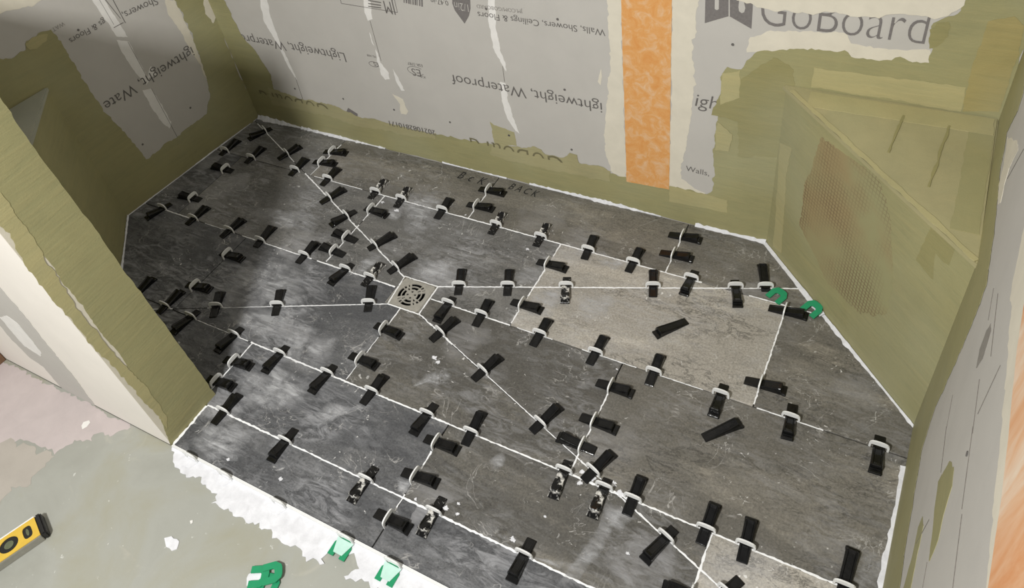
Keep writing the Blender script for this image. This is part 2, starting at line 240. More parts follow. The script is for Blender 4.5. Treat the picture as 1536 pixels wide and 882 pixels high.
GROUND = [
  ('bare_concrete', 'pink', 1, 0.006, [(-1.636, -0.963), (-0.98, -0.933), (-0.635, -0.932), (-0.479, -0.927), (-0.432, -0.929), (-0.466, -0.974), (-0.512, -0.987), (-0.5, -1.002), (-0.546, -1.018), (-0.56, -1.067), (-0.616, -1.068), (-0.687, -1.075), (-0.709, -1.098), (-0.765, -1.19), (-1.322, -1.309)]),
  ('bare_concrete', 'pink2', 1, 0.01, [(-0.745, -1.124), (-0.727, -1.105), (-0.713, -1.083), (-0.652, -1.078), (-0.597, -1.076), (-0.556, -1.069), (-0.557, -1.105), (-0.549, -1.152), (-0.588, -1.169), (-0.575, -1.208), (-0.593, -1.253)]),
  ('thinset_spread', 'thinset', 2, 0.009, [(-0.29, -0.932), (-0.271, -0.945), (-0.234, -0.964), (-0.198, -0.973), (-0.155, -0.968), (-0.098, -0.972), (-0.095, -0.994), (-0.05, -0.987), (-0.004, -0.989), (0.061, -0.985), (0.057, -0.988), (0.097, -0.992), (0.145, -0.987), (0.198, -0.992), (0.227, -0.991), (0.219, -0.974), (0.239, -0.957), (0.28, -0.954), (0.301, -0.969), (0.281, -0.994), (0.309, -0.993), (0.343, -0.989), (0.399, -0.993), (0.467, -1.004), (0.595, -0.944), (0.524, -0.916), (0.289, -0.915), (-0.04, -0.916), (-0.294, -0.917)]),
  ('thinset_splat', 'thinset', 1, 0.003, [(-0.136, -1.098), (-0.124, -1.088), (-0.099, -1.089), (-0.091, -1.103), (-0.099, -1.111), (-0.125, -1.105)]),
  ('thinset_splat', 'thinset', 1, 0.003, [(0.105, -1.095), (0.093, -1.076), (0.103, -1.06), (0.12, -1.056), (0.132, -1.074), (0.123, -1.086), (0.123, -1.098)]),
  ('thinset_splat', 'white_mud', 2, 0.001, [(-0.567, -0.974), (-0.557, -0.964), (-0.549, -0.967), (-0.547, -0.979), (-0.552, -0.989), (-0.563, -0.983)]),
  ('thinset_splat', 'white_mud', 2, 0.001, [(-0.112, -1.045), (-0.107, -1.041), (-0.103, -1.045), (-0.104, -1.05)])]
TEXTS = [
  ('back', 'Lightweight, Waterproof', (0.539, 0.364), (0.045, 0.361), 'ink', 1.0, 1, 0),
  ('back', 'ightweight, Waterproof', (1.4, 0.357), (0.93, 0.36), 'ink', 1.0, 1, 0),
  ('back', 'Walls, Showers, Ceilings & Floors', (1.422, 0.577), (1.062, 0.576), 'ink', 1.0, 1, 0),
  ('back', 'JM.COM/GOBOARD', (1.199, 0.6), (1.063, 0.595), 'ink_faint', 1.0, 1, 0),
  ('back', '0.47-in', (0.974, 0.596), (0.919, 0.595), 'ink', 1.0, 1, 0),
  ('back', '2021082810171', (0.821, 0.132), (0.641, 0.127), 'ink', 1.0, 4, 0),
  ('back', 'ESR-3787', (0.835, 0.375), (0.782, 0.374), 'ink', 1.0, 1, 0),
  ('back', 'ES', (0.821, 0.354), (0.79, 0.354), 'ink', 1.0, 1, 0),
  ('back', 'ICC', (0.835, 0.334), (0.817, 0.334), 'ink', 1.0, 1, 0),
  ('back', 'PS-1438', (0.664, 0.375), (0.632, 0.375), 'ink', 1.0, 1, 0),
  ('back', 'ES', (0.666, 0.351), (0.648, 0.351), 'ink', 1.0, 1, 0),
  ('back', 'JM', (0.791, 0.568), (0.752, 0.569), 'ink', 1.5, 1, 0),
  ('back', 'GoBoard', (1.785, 0.642), (2.104, 0.647), 'ink_mid', 1.35, 1, 0),
  ('back', 'GoBoard', (0.39, 0.139), (0.071, 0.135), 'ink_olive', 1.35, 4, 0),
  ('back', 'GoBoard', (1.269, 0.139), (0.95, 0.135), 'ink_olive', 1.35, 4, 0),
  ('back', 'ight', (1.648, 0.401), (1.724, 0.401), 'ink', 1.0, 1, 0.15),
  ('back', 'Walls,', (1.629, 0.189), (1.691, 0.186), 'ink', 1.0, 1, 0),
  ('left', 'ightweight, Wate', (0.893, 0.372), (0.5515, 0.373), 'ink', 1.0, 1, 0),
  ('left', 'Showers,', (0.8578, 0.568), (0.7362, 0.589), 'ink', 1.0, 1, 0),
  ('left', 'gs & Floors', (0.68, 0.589), (0.5605, 0.586), 'ink', 1.0, 1, 0),
  ('left', 'WAT', (0.5726, 0.637), (0.5343, 0.635), 'ink_faint', 1.0, 1, 0),
  ('back', '1/2in', (1.037, 0.594), (0.994, 0.598), 'grey_board', 1.3, 2, 0)]
HAZE = [
  (62.0, 0.9, [(-0.237, 0.032), (-0.188, 0.058), (-0.129, 0.045), (-0.109, 0.002), (-0.098, -0.074), (-0.101, -0.098), (-0.137, -0.119), (-0.169, -0.099), (-0.215, -0.036), (-0.234, 0.008)]),
  (20.0, 1.0, [(-0.265, -0.053), (-0.227, -0.032), (-0.204, -0.056), (-0.212, -0.083), (-0.235, -0.083)]),
  (35.0, 0.9, [(-0.214, -0.31), (-0.215, -0.267), (-0.187, -0.228), (-0.165, -0.223), (-0.161, -0.247), (-0.175, -0.288), (-0.187, -0.321)]),
  (70.0, 0.7, [(-0.023, -0.21), (0.014, -0.167), (0.046, -0.162), (0.086, -0.237), (0.048, -0.258), (-0.04, -0.265), (-0.041, -0.237)]),
  (30.0, 0.8, [(0.233, -0.146), (0.243, -0.119), (0.289, -0.099), (0.302, -0.11), (0.303, -0.159), (0.251, -0.179)]),
  (50.0, 0.8, [(0.306, -0.18), (0.367, -0.152), (0.387, -0.194), (0.385, -0.25), (0.325, -0.256)]),
  (40.0, 0.8, [(0.399, -0.002), (0.423, 0.014), (0.499, 0.001), (0.499, -0.013), (0.485, -0.038), (0.443, -0.034)]),
  (75.0, 0.8, [(-0.543, -0.432), (-0.539, -0.397), (-0.473, -0.389), (-0.477, -0.368), (-0.438, -0.348), (-0.357, -0.367), (-0.284, -0.442), (-0.304, -0.475), (-0.409, -0.521), (-0.478, -0.553), (-0.507, -0.529), (-0.528, -0.485)]),
  (55.0, 0.7, [(-0.468, -0.554), (-0.249, -0.463), (-0.241, -0.523), (-0.262, -0.578), (-0.344, -0.592), (-0.412, -0.591)]),
  (20.0, 0.9, [(-0.274, -0.701), (-0.202, -0.642), (-0.105, -0.653), (-0.052, -0.692), (-0.096, -0.734), (-0.156, -0.79), (-0.218, -0.761)]),
  (20.0, 0.8, [(-0.016, -0.731), (0.001, -0.681), (0.071, -0.668), (0.073, -0.655), (0.095, -0.657), (0.052, -0.695), (0.014, -0.748)]),
  (30.0, 1.0, [(0.166, -0.561), (0.179, -0.517), (0.205, -0.485), (0.232, -0.496), (0.244, -0.523), (0.222, -0.537), (0.189, -0.541)]),
  (60.0, 0.8, [(0.435, -0.665), (0.438, -0.646), (0.448, -0.628), (0.464, -0.639), (0.467, -0.651), (0.46, -0.674)]),
  (40.0, 0.9, [(-0.254, -0.9), (-0.259, -0.865), (-0.165, -0.817), (-0.126, -0.823), (-0.125, -0.86), (-0.132, -0.884), (-0.166, -0.914), (-0.22, -0.912)]),
  (-15.0, 0.8, [(0.614, -0.806), (0.7, -0.778), (0.706, -0.786), (0.685, -0.801), (0.648, -0.804)]),
  (60.0, 0.6, [(0.706, -0.642), (0.734, -0.633), (0.738, -0.664), (0.732, -0.719), (0.73, -0.753), (0.709, -0.806), (0.682, -0.829), (0.691, -0.776), (0.704, -0.717)]),
  (75.0, 0.8, [(1.178, -0.578), (1.179, -0.53), (1.199, -0.532), (1.213, -0.54), (1.219, -0.584), (1.182, -0.601)]),
  (30.0, 0.7, [(0.417, -0.158), (0.49, -0.123), (0.524, -0.135), (0.508, -0.19), (0.482, -0.218), (0.434, -0.207)]),
  (20.0, 0.7, [(-0.682, -0.193), (-0.625, -0.173), (-0.476, -0.153), (-0.441, -0.214), (-0.548, -0.237), (-0.636, -0.244)]),
  (60.0, 0.9, [(0.263, -0.776), (0.298, -0.77), (0.31, -0.797), (0.283, -0.799)]),
  (55.0, 0.8, [(-0.268, -0.559), (-0.197, -0.512), (-0.108, -0.513), (-0.081, -0.591), (-0.128, -0.633), (-0.209, -0.62)]),
  (62.0, 0.8, [(-0.042, -0.203), (0.013, -0.172), (0.047, -0.185), (0.06, -0.247), (0.004, -0.254), (-0.046, -0.231)]),
  (40.0, 0.8, [(0.721, -0.653), (0.739, -0.637), (0.767, -0.649), (0.755, -0.679), (0.726, -0.684)])]
ELLIPSES = [
  ('back', (0.805, 0.347), (0.835, 0.343)),
  ('back', (0.648, 0.342), (0.667, 0.34))]
DOTS = [
  ('back', 0.258, 0.176),
  ('back', 0.47, 0.178),
  ('back', 0.677, 0.179),
  ('back', 0.888, 0.178),
  ('back', 1.094, 0.177),
  ('back', 1.091, 0.588),
  ('back', 1.296, 0.587),
  ('back', 1.295, 0.378),
  ('back', 1.73, 0.585),
  ('back', 1.297, 0.175),
  ('back', 1.095, 0.177),
  ('left', 0.5976, 0.596),
  ('left', 0.7955, 0.191),
  ('left', 0.5936, 0.181),
  ('right', 0.8826, 0.632)]
PLANES = {'back': ([-1.04, 0.207], [0.999982, -0.005947], [-0.005947, -0.999982]), 'left': ([-1.131, -0.808], [0.094161, 0.995557], [0.995557, -0.094161]), 'right': ([1.23, 0.1935], [-0.01358, -0.999908], [-0.999908, 0.01358]), 'benchR': ([0.813, 0.196], [0.699903, -0.714238], [-0.714238, -0.699903]), 'stubend': ([-0.293, -0.927], [0.0, 1.0], [1.0, -0.0]), 'stubfront': ([-1.6, -0.927], [1.0, 0.0], [0.0, -1.0]), 'benchL': ([-1.0925, -0.375], [0.710753, -0.703442], [-0.703442, -0.710753])}
DIAG = {'d1': ([-0.0585, -0.2671], [-1.0293, 0.1809]), 'd2': ([0.0525, -0.2638], [0.936, 0.0687]), 'd3': ([0.0563, -0.3643], [0.9588, -0.7081]), 'd4': ([-0.0424, -0.3662], [-0.6883, -0.6392])}

# ------------------------------------------------------------------ helpers
def obj(name, me, mat=None, parent=None):
    o = bpy.data.objects.new(name, me)
    COL.objects.link(o)
    if mat is not None and not me.materials:
        me.materials.append(mat)
    if parent is not None:
        o.parent = parent
    return o
def tag(o, label, cat, group=None):
    o['label'] = label
    o['category'] = cat
    if group:
        o['group'] = group
    return o
def struct(o):
    o['kind'] = 'structure'
    return o
def empty(name, loc, rz=0.0):
    o = bpy.data.objects.new(name, None)
    COL.objects.link(o)
    o.location = loc
    o.rotation_euler = (0, 0, rz)
    o.empty_display_size = 0.02
    return o
def mesh(name, verts, faces, smooth=False):
    me = bpy.data.meshes.new(name)
    me.from_pydata([tuple(v) for v in verts], [], faces)
    bm = bmesh.new()
    bm.from_mesh(me)
    bmesh.ops.recalc_face_normals(bm, faces=bm.faces[:])
    bm.to_mesh(me)
    bm.free()
    if smooth:
        for p in me.polygons:
            p.use_smooth = True
    return me
def slab(name, poly, to3d, thick):
    """extruded polygon (any outline); to3d(point2d, height) -> world point"""
    n = len(poly)
    vs2, es, fs2, _, _, _ = delaunay_2d_cdt([Vector(p) for p in poly], [], [list(range(n))], 1, 1e-6)
    top = [to3d(v, thick) for v in vs2]
    bot = [to3d(v, 0.0) for v in vs2]
    m_ = len(vs2)
    count = {}
    for f in fs2:
        for i in range(len(f)):
            e = (f[i], f[(i + 1) % len(f)])
            count[e] = count.get(e, 0) + 1
    faces = [tuple(f) for f in fs2]
    for a, b in list(count):
        if (b, a) not in count:
            faces.append((b, a, a + m_, b + m_))
    return mesh(name, top + bot, faces)
def rough_poly(poly, amp, step=0.007):
    if amp <= 0:
        return poly
    out = []
    n = len(poly)
    for i in range(n):
        a = Vector(poly[i]); b = Vector(poly[(i + 1) % n])
        d = b - a
        L = d.length
        if L < 1e-6:
            continue
        out.append(tuple(a))
        k = min(60, int(L / step))
        nr = Vector((-d.y, d.x)) / L
        w = 0.0
        for j in range(1, k):
            w = 0.6 * w + random.gauss(0, amp * 0.5)
            w = max(-amp * 1.5, min(amp * 1.5, w))
            q = a + d * (j / k) + nr * w
            out.append((q.x, q.y))
    return out

# ------------------------------------------------------------------ materials
def mat_new(name):
    m = bpy.data.materials.new(name)
    m.use_nodes = True
    nt = m.node_tree
    return m, nt, nt.nodes['Principled BSDF']
def lin(c):
    return tuple(((x / 255.0) / 12.92 if x / 255.0 <= 0.04045 else ((x / 255.0 + 0.055) / 1.055) ** 2.4) for x in c) + (1.0,)
def noise(nt, scale, detail=4.0, rough=0.55, dist=0.0, vec=None, dim='3D'):
    n = nt.nodes.new('ShaderNodeTexNoise')
    n.noise_dimensions = dim
    n.inputs['Scale'].default_value = scale
    n.inputs['Detail'].default_value = detail
    n.inputs['Roughness'].default_value = rough
    n.inputs['Distortion'].default_value = dist
    if vec is not None:
        nt.links.new(vec, n.inputs['Vector'])
    return n.outputs[0]
def ramp(nt, fac, stops):
    r = nt.nodes.new('ShaderNodeValToRGB')
    e = r.color_ramp.elements
    while len(e) > 1:
        e.remove(e[-1])
    e[0].position, e[0].color = stops[0]
    for p, c in stops[1:]:
        x = e.new(p)
        x.color = c
    nt.links.new(fac, r.inputs[0])
    return r.outputs[0]
def mix(nt, fac, a, b, mode='MIX'):
    m = nt.nodes.new('ShaderNodeMix')
    m.data_type = 'RGBA'
    m.blend_type = mode
    for sock, v in ((m.inputs[0], fac), (m.inputs[6], a), (m.inputs[7], b)):
        if isinstance(v, (int, float)):
            sock.default_value = v
        elif isinstance(v, tuple):
            sock.default_value = v
        else:
            nt.links.new(v, sock)
    return m.outputs[2]
def math_n(nt, op, a, b=None):
    m = nt.nodes.new('ShaderNodeMath')
    m.operation = op
    for s, v in ((m.inputs[0], a), (m.inputs[1], b)):
        if v is None:
            continue
        if isinstance(v, (int, float)):
            s.default_value = v
        else:
            nt.links.new(v, s)
    return m.outputs[0]
def coords(nt, scale=(1, 1, 1), rot=(0, 0, 0)):
    t = nt.nodes.new('ShaderNodeTexCoord')
    m = nt.nodes.new('ShaderNodeMapping')
    m.inputs['Scale'].default_value = scale
    m.inputs['Rotation'].default_value = rot
    nt.links.new(t.outputs['Object'], m.inputs['Vector'])
    return m.outputs[0]
def bump(nt, h, strength, dist=0.002):
    b = nt.nodes.new('ShaderNodeBump')
    b.inputs['Strength'].default_value = strength
    b.inputs['Distance'].default_value = dist
    nt.links.new(h, b.inputs['Height'])
    return b.outputs[0]
BW = ((0, 0, 0, 1), (1, 1, 1, 1))
def flat(name, c, rough=0.8, var=0.08, scale=14.0, bmp=0.15, spec=0.3, metal=0.0):
    """plain coating with soft blotches and fine grain"""
    m, nt, b = mat_new(name)
    v = coords(nt)
    c0 = lin(c)
    dk = tuple(x * (1 - var) for x in c0[:3]) + (1,)
    lt = tuple(min(1, x * (1 + var)) for x in c0[:3]) + (1,)
    f = noise(nt, scale, 5, 0.6, 0.3, v)
    col = ramp(nt, f, [(0.3, dk), (0.7, lt)])
    nt.links.new(col, b.inputs['Base Color'])
    b.inputs['Roughness'].default_value = rough
    b.inputs['Specular IOR Level'].default_value = spec
    b.inputs['Metallic'].default_value = metal
    if bmp:
        nt.links.new(bump(nt, noise(nt, 420, 3, 0.6, 0, v), bmp, 0.0006), b.inputs['Normal'])
    return m
M = {}
def olive(name, c, var, rough=0.55):
    """brushed waterproofing membrane: trowel strokes and uneven thickness"""
    m, nt, b = mat_new(name)
    v = coords(nt)
    stretch = coords(nt, (4, 4, 38), (0.25, 0.2, 0.1))
    c0 = lin(c)
    a = ramp(nt, noise(nt, 5, 5, 0.6, 0.6, v), [(0.3, tuple(x * (1 - var) for x in c0[:3]) + (1,)), (0.72, tuple(x * (1 + var) for x in c0[:3]) + (1,))])
    st = ramp(nt, noise(nt, 2.2, 6, 0.65, 0.5, stretch), [(0.35, (0, 0, 0, 1)), (0.75, (1, 1, 1, 1))])
    warm = lin((min(255, c[0] + 22), c[1] + 14, c[2] + 8))
    col = mix(nt, math_n(nt, 'MULTIPLY', st, 0.42), a, warm)
    col = mix(nt, math_n(nt, 'MULTIPLY', ramp(nt, noise(nt, 2.6, 3, 0.5, 0, v), [(0.5, BW[0]), (0.7, BW[1])]), 0.35), col, lin((160, 160, 134)))
    nt.links.new(col, b.inputs['Base Color'])
    b.inputs['Roughness'].default_value = rough
    b.inputs['Specular IOR Level'].default_value = 0.28
    h = math_n(nt, 'ADD', noise(nt, 2.2, 6, 0.65, 0.5, stretch), math_n(nt, 'MULTIPLY', noise(nt, 260, 3, 0.6, 0, v), 0.25))
    nt.links.new(bump(nt, h, 0.32, 0.003), b.inputs['Normal'])
    return m
M['olive'] = olive('olive_membrane', (150, 147, 108), 0.10)
M['olive_dark'] = olive('olive_membrane_thick', (142, 138, 96), 0.07)
M['olive_light'] = olive('olive_membrane_thin', (168, 162, 120), 0.10)
M['olive_thin'] = olive('olive_membrane_wash', (160, 155, 118), 0.12)
M['grey_coat'] = olive('grey_membrane_wash', (158, 160, 146), 0.08)
M['olive_warm'] = olive('olive_membrane_warm', (155, 145, 98), 0.10)
M['board'] = flat('grey_foam_board', (186, 183, 177), 0.9, 0.035, 9, 0.25)
M['grey_board'] = M['board']
M['cream'] = flat('cream_cement', (212, 206, 190), 0.9, 0.05, 20, 0.35)
M['white_mud'] = flat('white_filler', (226, 224, 220), 0.85, 0.05, 30, 0.35)
M['thinset'] = flat('white_thinset', (221, 222, 226), 0.9, 0.12, 40, 0.9)
M['grout'] = flat('white_joint_mortar', (240, 241, 242), 0.9, 0.04, 120, 0.6)
M['bed'] = flat('grey_bed_mortar', (70, 68, 64), 0.95, 0.3, 60, 0.4)
M['drywall'] = flat('white_drywall', (226, 221, 213), 0.85, 0.03, 8, 0.15)
M['ink'] = flat('dark_grey_print', (104, 101, 98), 0.9, 0.25, 300, 0)
M['ink_mid'] = flat('mid_grey_print', (118, 114, 112), 0.9, 0.12, 200, 0)
M['ink_faint'] = flat('pale_grey_print', (142, 138, 133), 0.9, 0.06, 200, 0)
M['ink_olive'] = flat('print_seen_through_coat', (116, 111, 84), 0.7, 0.1, 100, 0)
M['seam'] = flat('dark_grey_joint', (118, 114, 108), 0.95, 0.2, 200, 0)  # plain dark grey for board joints and crack lines
M['smudge'] = flat('grey_scuff', (140, 136, 130), 0.9, 0.1, 90, 0)
M['pink'] = flat('pinkish_bare_concrete', (188, 178, 176), 0.9, 0.05, 24, 0.4)
M['pink2'] = flat('greyish_thin_coat', (172, 166, 157), 0.9, 0.06, 12, 0.4)
M['marker'] = flat('black_marker', (38, 38, 38), 0.7, 0.1, 100, 0)
M['clip'] = flat('white_nylon', (228, 229, 228), 0.45, 0.04, 60, 0, 0.5)
M['mint'] = flat('pale_mint_nylon', (188, 222, 210), 0.4, 0.06, 60, 0, 0.5)
M['green'] = flat('green_plastic', (30, 142, 96), 0.4, 0.05, 60, 0, 0.5)
M['steel'] = flat('brushed_steel', (172, 169, 160), 0.38, 0.12, 90, 0.2, 0.5, 0.35)
M['dark'] = flat('dark_drain_throat', (14, 14, 14), 0.8, 0.1, 20, 0)
M['yellow'] = flat('yellow_paint', (212, 176, 66), 0.45, 0.05, 40, 0.1, 0.5)
M['aluminium'] = flat('grey_aluminium', (150, 148, 138), 0.5, 0.08, 60, 0.15, 0.5, 0.3)
M['rubber'] = flat('black_rubber', (26, 26, 26), 0.45, 0.2, 120, 0.2, 0.5)
M['vial'] = flat('green_grey_vial', (92, 98, 74), 0.15, 0.2, 60, 0, 0.6)
M['wood'] = flat('brown_wood', (120, 92, 70), 0.7, 0.2, 30, 0.2)

m, nt, b = mat_new('orange_fleece')
v = coords(nt)
f = noise(nt, 34, 6, 0.7, 0.8, v)
col = ramp(nt, f, [(0.30, lin((212, 146, 78))), (0.5, lin((216, 160, 98))), (0.68, lin((218, 182, 144)))])
nt.links.new(col, b.inputs['Base Color'])
b.inputs['Roughness'].default_value = 0.9
nt.links.new(bump(nt, noise(nt, 300, 5, 0.7, 0, v), 0.4, 0.001), b.inputs['Normal'])
M['orange'] = m
m, nt, b = mat_new('pale_orange_fleece')
v = coords(nt, (1, 1, 0.25))
col = ramp(nt, noise(nt, 16, 5, 0.65, 0.5, v), [(0.32, lin((214, 150, 100))), (0.5, lin((222, 180, 144))), (0.66, lin((226, 206, 184)))])
nt.links.new(col, b.inputs['Base Color'])
b.inputs['Roughness'].default_value = 0.9
M['orange_pale'] = m

# mesh tape under the membrane: fine diamond grid of threads, reddish where the coat is thin
m, nt, b = mat_new('mesh_under_membrane')
t = nt.nodes.new('ShaderNodeTexCoord')
mp = nt.nodes.new('ShaderNodeMapping')
mp.inputs['Rotation'].default_value = (0, 0, R(45.6))
nt.links.new(t.outputs['Object'], mp.inputs['Vector'])
sp = nt.nodes.new('ShaderNodeSeparateXYZ')
nt.links.new(mp.outputs[0], sp.inputs[0])
def thread(sock, k):
    return math_n(nt, 'LESS_THAN', math_n(nt, 'FRACT', math_n(nt, 'MULTIPLY', sock, k)), 0.2)
g = math_n(nt, 'MAXIMUM', thread(sp.outputs[0], 105.0), thread(sp.outputs[2], 105.0))
blot = ramp(nt, noise(nt, 6, 3, 0.5, 0, t.outputs['Object']), [(0.38, BW[0]), (0.6, BW[1])])
base = ramp(nt, noise(nt, 5, 4, 0.6, 0.4, t.outputs['Object']), [(0.35, lin((150, 147, 108))), (0.68, lin((152, 137, 99)))])
col = mix(nt, math_n(nt, 'MULTIPLY', g, math_n(nt, 'MULTIPLY', blot, 0.9)), base, lin((110, 90, 66)))
nt.links.new(col, b.inputs['Base Color'])
b.inputs['Roughness'].default_value = 0.6
M['mesh'] = m

# outer floor: green-grey coat brushed over concrete
m, nt, b = mat_new('green_grey_floor_coat')
v = coords(nt)
a = ramp(nt, noise(nt, 3.2, 5, 0.6, 0.7, v), [(0.3, lin((148, 149, 140))), (0.5, lin((159, 160, 152))), (0.7, lin((153, 151, 132)))])
sp_ = ramp(nt, noise(nt, 70, 3, 0.6, 0.4, v), [(0.70, BW[0]), (0.74, BW[1])])
a = mix(nt, math_n(nt, 'MULTIPLY', sp_, 0.55), a, lin((216, 216, 212)))
a = mix(nt, math_n(nt, 'MULTIPLY', ramp(nt, noise(nt, 9, 4, 0.6, 1.5, v), [(0.6, BW[0]), (0.8, BW[1])]), 0.4), a, lin((190, 184, 170)))
nt.links.new(a, b.inputs['Base Color'])
b.inputs['Roughness'].default_value = 0.8
nt.links.new(bump(nt, noise(nt, 160, 4, 0.6, 0, v), 0.25, 0.001), b.inputs['Normal'])
M['outer'] = m

def slate(name, dark, mid, light, haze, vein):
    """printed slate porcelain with wiped thinset haze and splashes"""
    m, nt, b = mat_new(name)
    t = nt.nodes.new('ShaderNodeTexCoord')
    oi = nt.nodes.new('ShaderNodeObjectInfo')
    add = nt.nodes.new('ShaderNodeVectorMath'); add.operation = 'ADD'
    sc = nt.nodes.new('ShaderNodeVectorMath'); sc.operation = 'SCALE'
    cmb = nt.nodes.new('ShaderNodeCombineXYZ')
    for k in range(3):
        nt.links.new(oi.outputs['Random'], cmb.inputs[k])
    nt.links.new(cmb.outputs[0], sc.inputs[0]); sc.inputs['Scale'].default_value = 37.0
    nt.links.new(t.outputs['Object'], add.inputs[0]); nt.links.new(sc.outputs[0], add.inputs[1])
    mp = nt.nodes.new('ShaderNodeMapping')
    mp.inputs['Rotation'].default_value = (0, 0, R(-14))
    mp.inputs['Scale'].default_value = (1.0, 2.6, 1.0)
    nt.links.new(add.outputs[0], mp.inputs['Vector'])
    v = mp.outputs[0]
    w0 = t.outputs['Object']
    big = noise(nt, 3.2, 6, 0.62, 0.7, v)
    col = ramp(nt, big, [(0.28, lin(dark)), (0.47, lin(mid)), (0.55, lin(mid)), (0.70, lin(light))])
    bmp_ = nt.nodes.new('ShaderNodeMapping')
    bmp_.inputs['Rotation'].default_value = (0, 0, R(-9))
    bmp_.inputs['Scale'].default_value = (1.1, 5.0, 1.0)
    nt.links.new(add.outputs[0], bmp_.inputs['Vector'])
    bandn = noise(nt, 1.5, 4, 0.5, 0.25, bmp_.outputs[0])
    band = ramp(nt, bandn, [(0.46, BW[0]), (0.50, BW[1])])
    col = mix(nt, math_n(nt, 'MULTIPLY', band, 0.6), col, lin(tuple((a_ + b2) / 2 for a_, b2 in zip(dark, mid))))
    # cleft ridges
    cl = noise(nt, 13, 8, 0.7, 0.5, v)
    ridge = math_n(nt, 'ABSOLUTE', math_n(nt, 'SUBTRACT', cl, 0.5))
    line = ramp(nt, ridge, [(0.0, BW[1]), (0.030, BW[0])])
    where = ramp(nt, noise(nt, 3.5, 3, 0.5, 0, v), [(0.45, BW[0]), (0.6, BW[1])])
    lf = math_n(nt, 'MULTIPLY', math_n(nt, 'MULTIPLY', line, where), vein)
    col = mix(nt, lf, col, tuple(x * 0.42 for x in lin(dark)[:3]) + (1,))
    col = mix(nt, math_n(nt, 'MULTIPLY', ramp(nt, noise(nt, 55, 6, 0.75, 0.2, v), [(0.36, BW[0]), (0.68, BW[1])]), math_n(nt, 'SUBTRACT', 0.50, math_n(nt, 'MULTIPLY', band, 0.34))), col, lin(light))
    gr_ = noise(nt, 210, 4, 0.7, 0.3, w0)
    col = mix(nt, 0.55, col, ramp(nt, gr_, [(0.3, (0.22, 0.22, 0.22, 1)), (0.7, (0.80, 0.80, 0.80, 1))]), 'OVERLAY')
    # wiped thinset haze (stains with swirled edges)
    w = t.outputs['Object']
    hz = ramp(nt, noise(nt, 4.6, 3, 0.5, 0.6, w), [(0.42, BW[0]), (0.62, BW[1])])
    sm = coords(nt, (1.0, 3.2, 1), (0, 0, R(35)))
    sw = ramp(nt, noise(nt, 15, 8, 0.72, 1.3, sm), [(0.44, BW[0]), (0.64, BW[1])])
    hf = math_n(nt, 'MULTIPLY', math_n(nt, 'MULTIPLY', hz, sw), haze * 0.5)
    col = mix(nt, hf, col, lin((186, 187, 190)))
    vo = nt.nodes.new('ShaderNodeTexVoronoi')
    vo.inputs['Scale'].default_value = 6.5
    nz = noise(nt, 9, 3, 0.5, 0, w)
    wv = nt.nodes.new('ShaderNodeVectorMath'); wv.operation = 'ADD'
    sv = nt.nodes.new('ShaderNodeVectorMath'); sv.operation = 'SCALE'
    cv = nt.nodes.new('ShaderNodeCombineXYZ')
    nt.links.new(nz, cv.inputs[0]); nt.links.new(nz, cv.inputs[1])
    nt.links.new(cv.outputs[0], sv.inputs[0]); sv.inputs['Scale'].default_value = 0.18
    nt.links.new(w, wv.inputs[0]); nt.links.new(sv.outputs[0], wv.inputs[1])
    nt.links.new(wv.outputs[0], vo.inputs['Vector'])
    vs_ = nt.nodes.new('ShaderNodeSeparateColor')
    nt.links.new(vo.outputs['Color'], vs_.inputs[0])
    pick = math_n(nt, 'GREATER_THAN', vs_.outputs[0], 0.80)
    rim = ramp(nt, vo.outputs['Distance'], [(0.0, BW[1]), (0.30, (0.8, 0.8, 0.8, 1)), (0.52, BW[0])])
    stv = coords(nt, (10, 60, 1), (0, 0, R(62)))
    stk = ramp(nt, noise(nt, 1.0, 5, 0.6, 0.8, stv), [(0.30, (0.15, 0.15, 0.15, 1)), (0.75, BW[1])])
    pf = math_n(nt, 'MULTIPLY', math_n(nt, 'MULTIPLY', pick, rim), math_n(nt, 'MULTIPLY', stk, haze * 0.75))
    col = mix(nt, pf, col, lin((178, 178, 180)))
    # thin swirl lines
    s1 = math_n(nt, 'ABSOLUTE', math_n(nt, 'SUBTRACT', noise(nt, 7, 4, 0.55, 2.4, w), 0.5))
    s1 = ramp(nt, s1, [(0.0, BW[1]), (0.012, BW[0])])
    s1w = ramp(nt, noise(nt, 11, 2, 0.5, 0, w), [(0.52, BW[0]), (0.62, BW[1])])
    col = mix(nt, math_n(nt, 'MULTIPLY', math_n(nt, 'MULTIPLY', s1, s1w), 0.6), col, lin((190, 188, 184)))
    # splashes
    sp = ramp(nt, noise(nt, 50, 4, 0.6, 1.4, w), [(0.67, BW[0]), (0.69, BW[1])])
    spw = ramp(nt, noise(nt, 5.5, 3, 0.5, 0, w), [(0.42, BW[0]), (0.62, BW[1])])
    col = mix(nt, math_n(nt, 'MULTIPLY', math_n(nt, 'MULTIPLY', sp, spw), 0.85), col, lin((226, 225, 222)))
    nt.links.new(col, b.inputs['Base Color'])
    b.inputs['Roughness'].default_value = 0.58
    b.inputs['Specular IOR Level'].default_value = 0.35
    h = math_n(nt, 'ADD', cl, math_n(nt, 'MULTIPLY', noise(nt, 300, 4, 0.6, 0, w), 0.12))
    nt.links.new(bump(nt, h, 0.35, 0.0015), b.inputs['Normal'])
    return m
M['slate_dark'] = slate('dark_slate_tile', (66, 67, 70), (84, 85, 87), (118, 118, 118), 1.0, 0.6)
M['slate_deep'] = slate('deep_slate_tile', (68, 67, 64), (88, 86, 81), (126, 122, 113), 0.6, 0.6)
M['slate_mid'] = slate('mid_slate_tile', (80, 80, 79), (106, 105, 102), (142, 140, 135), 0.95, 0.8)
M['slate_brown'] = slate('brownish_slate_tile', (84, 82, 77), (106, 103, 96), (142, 137, 126), 0.45, 0.9)
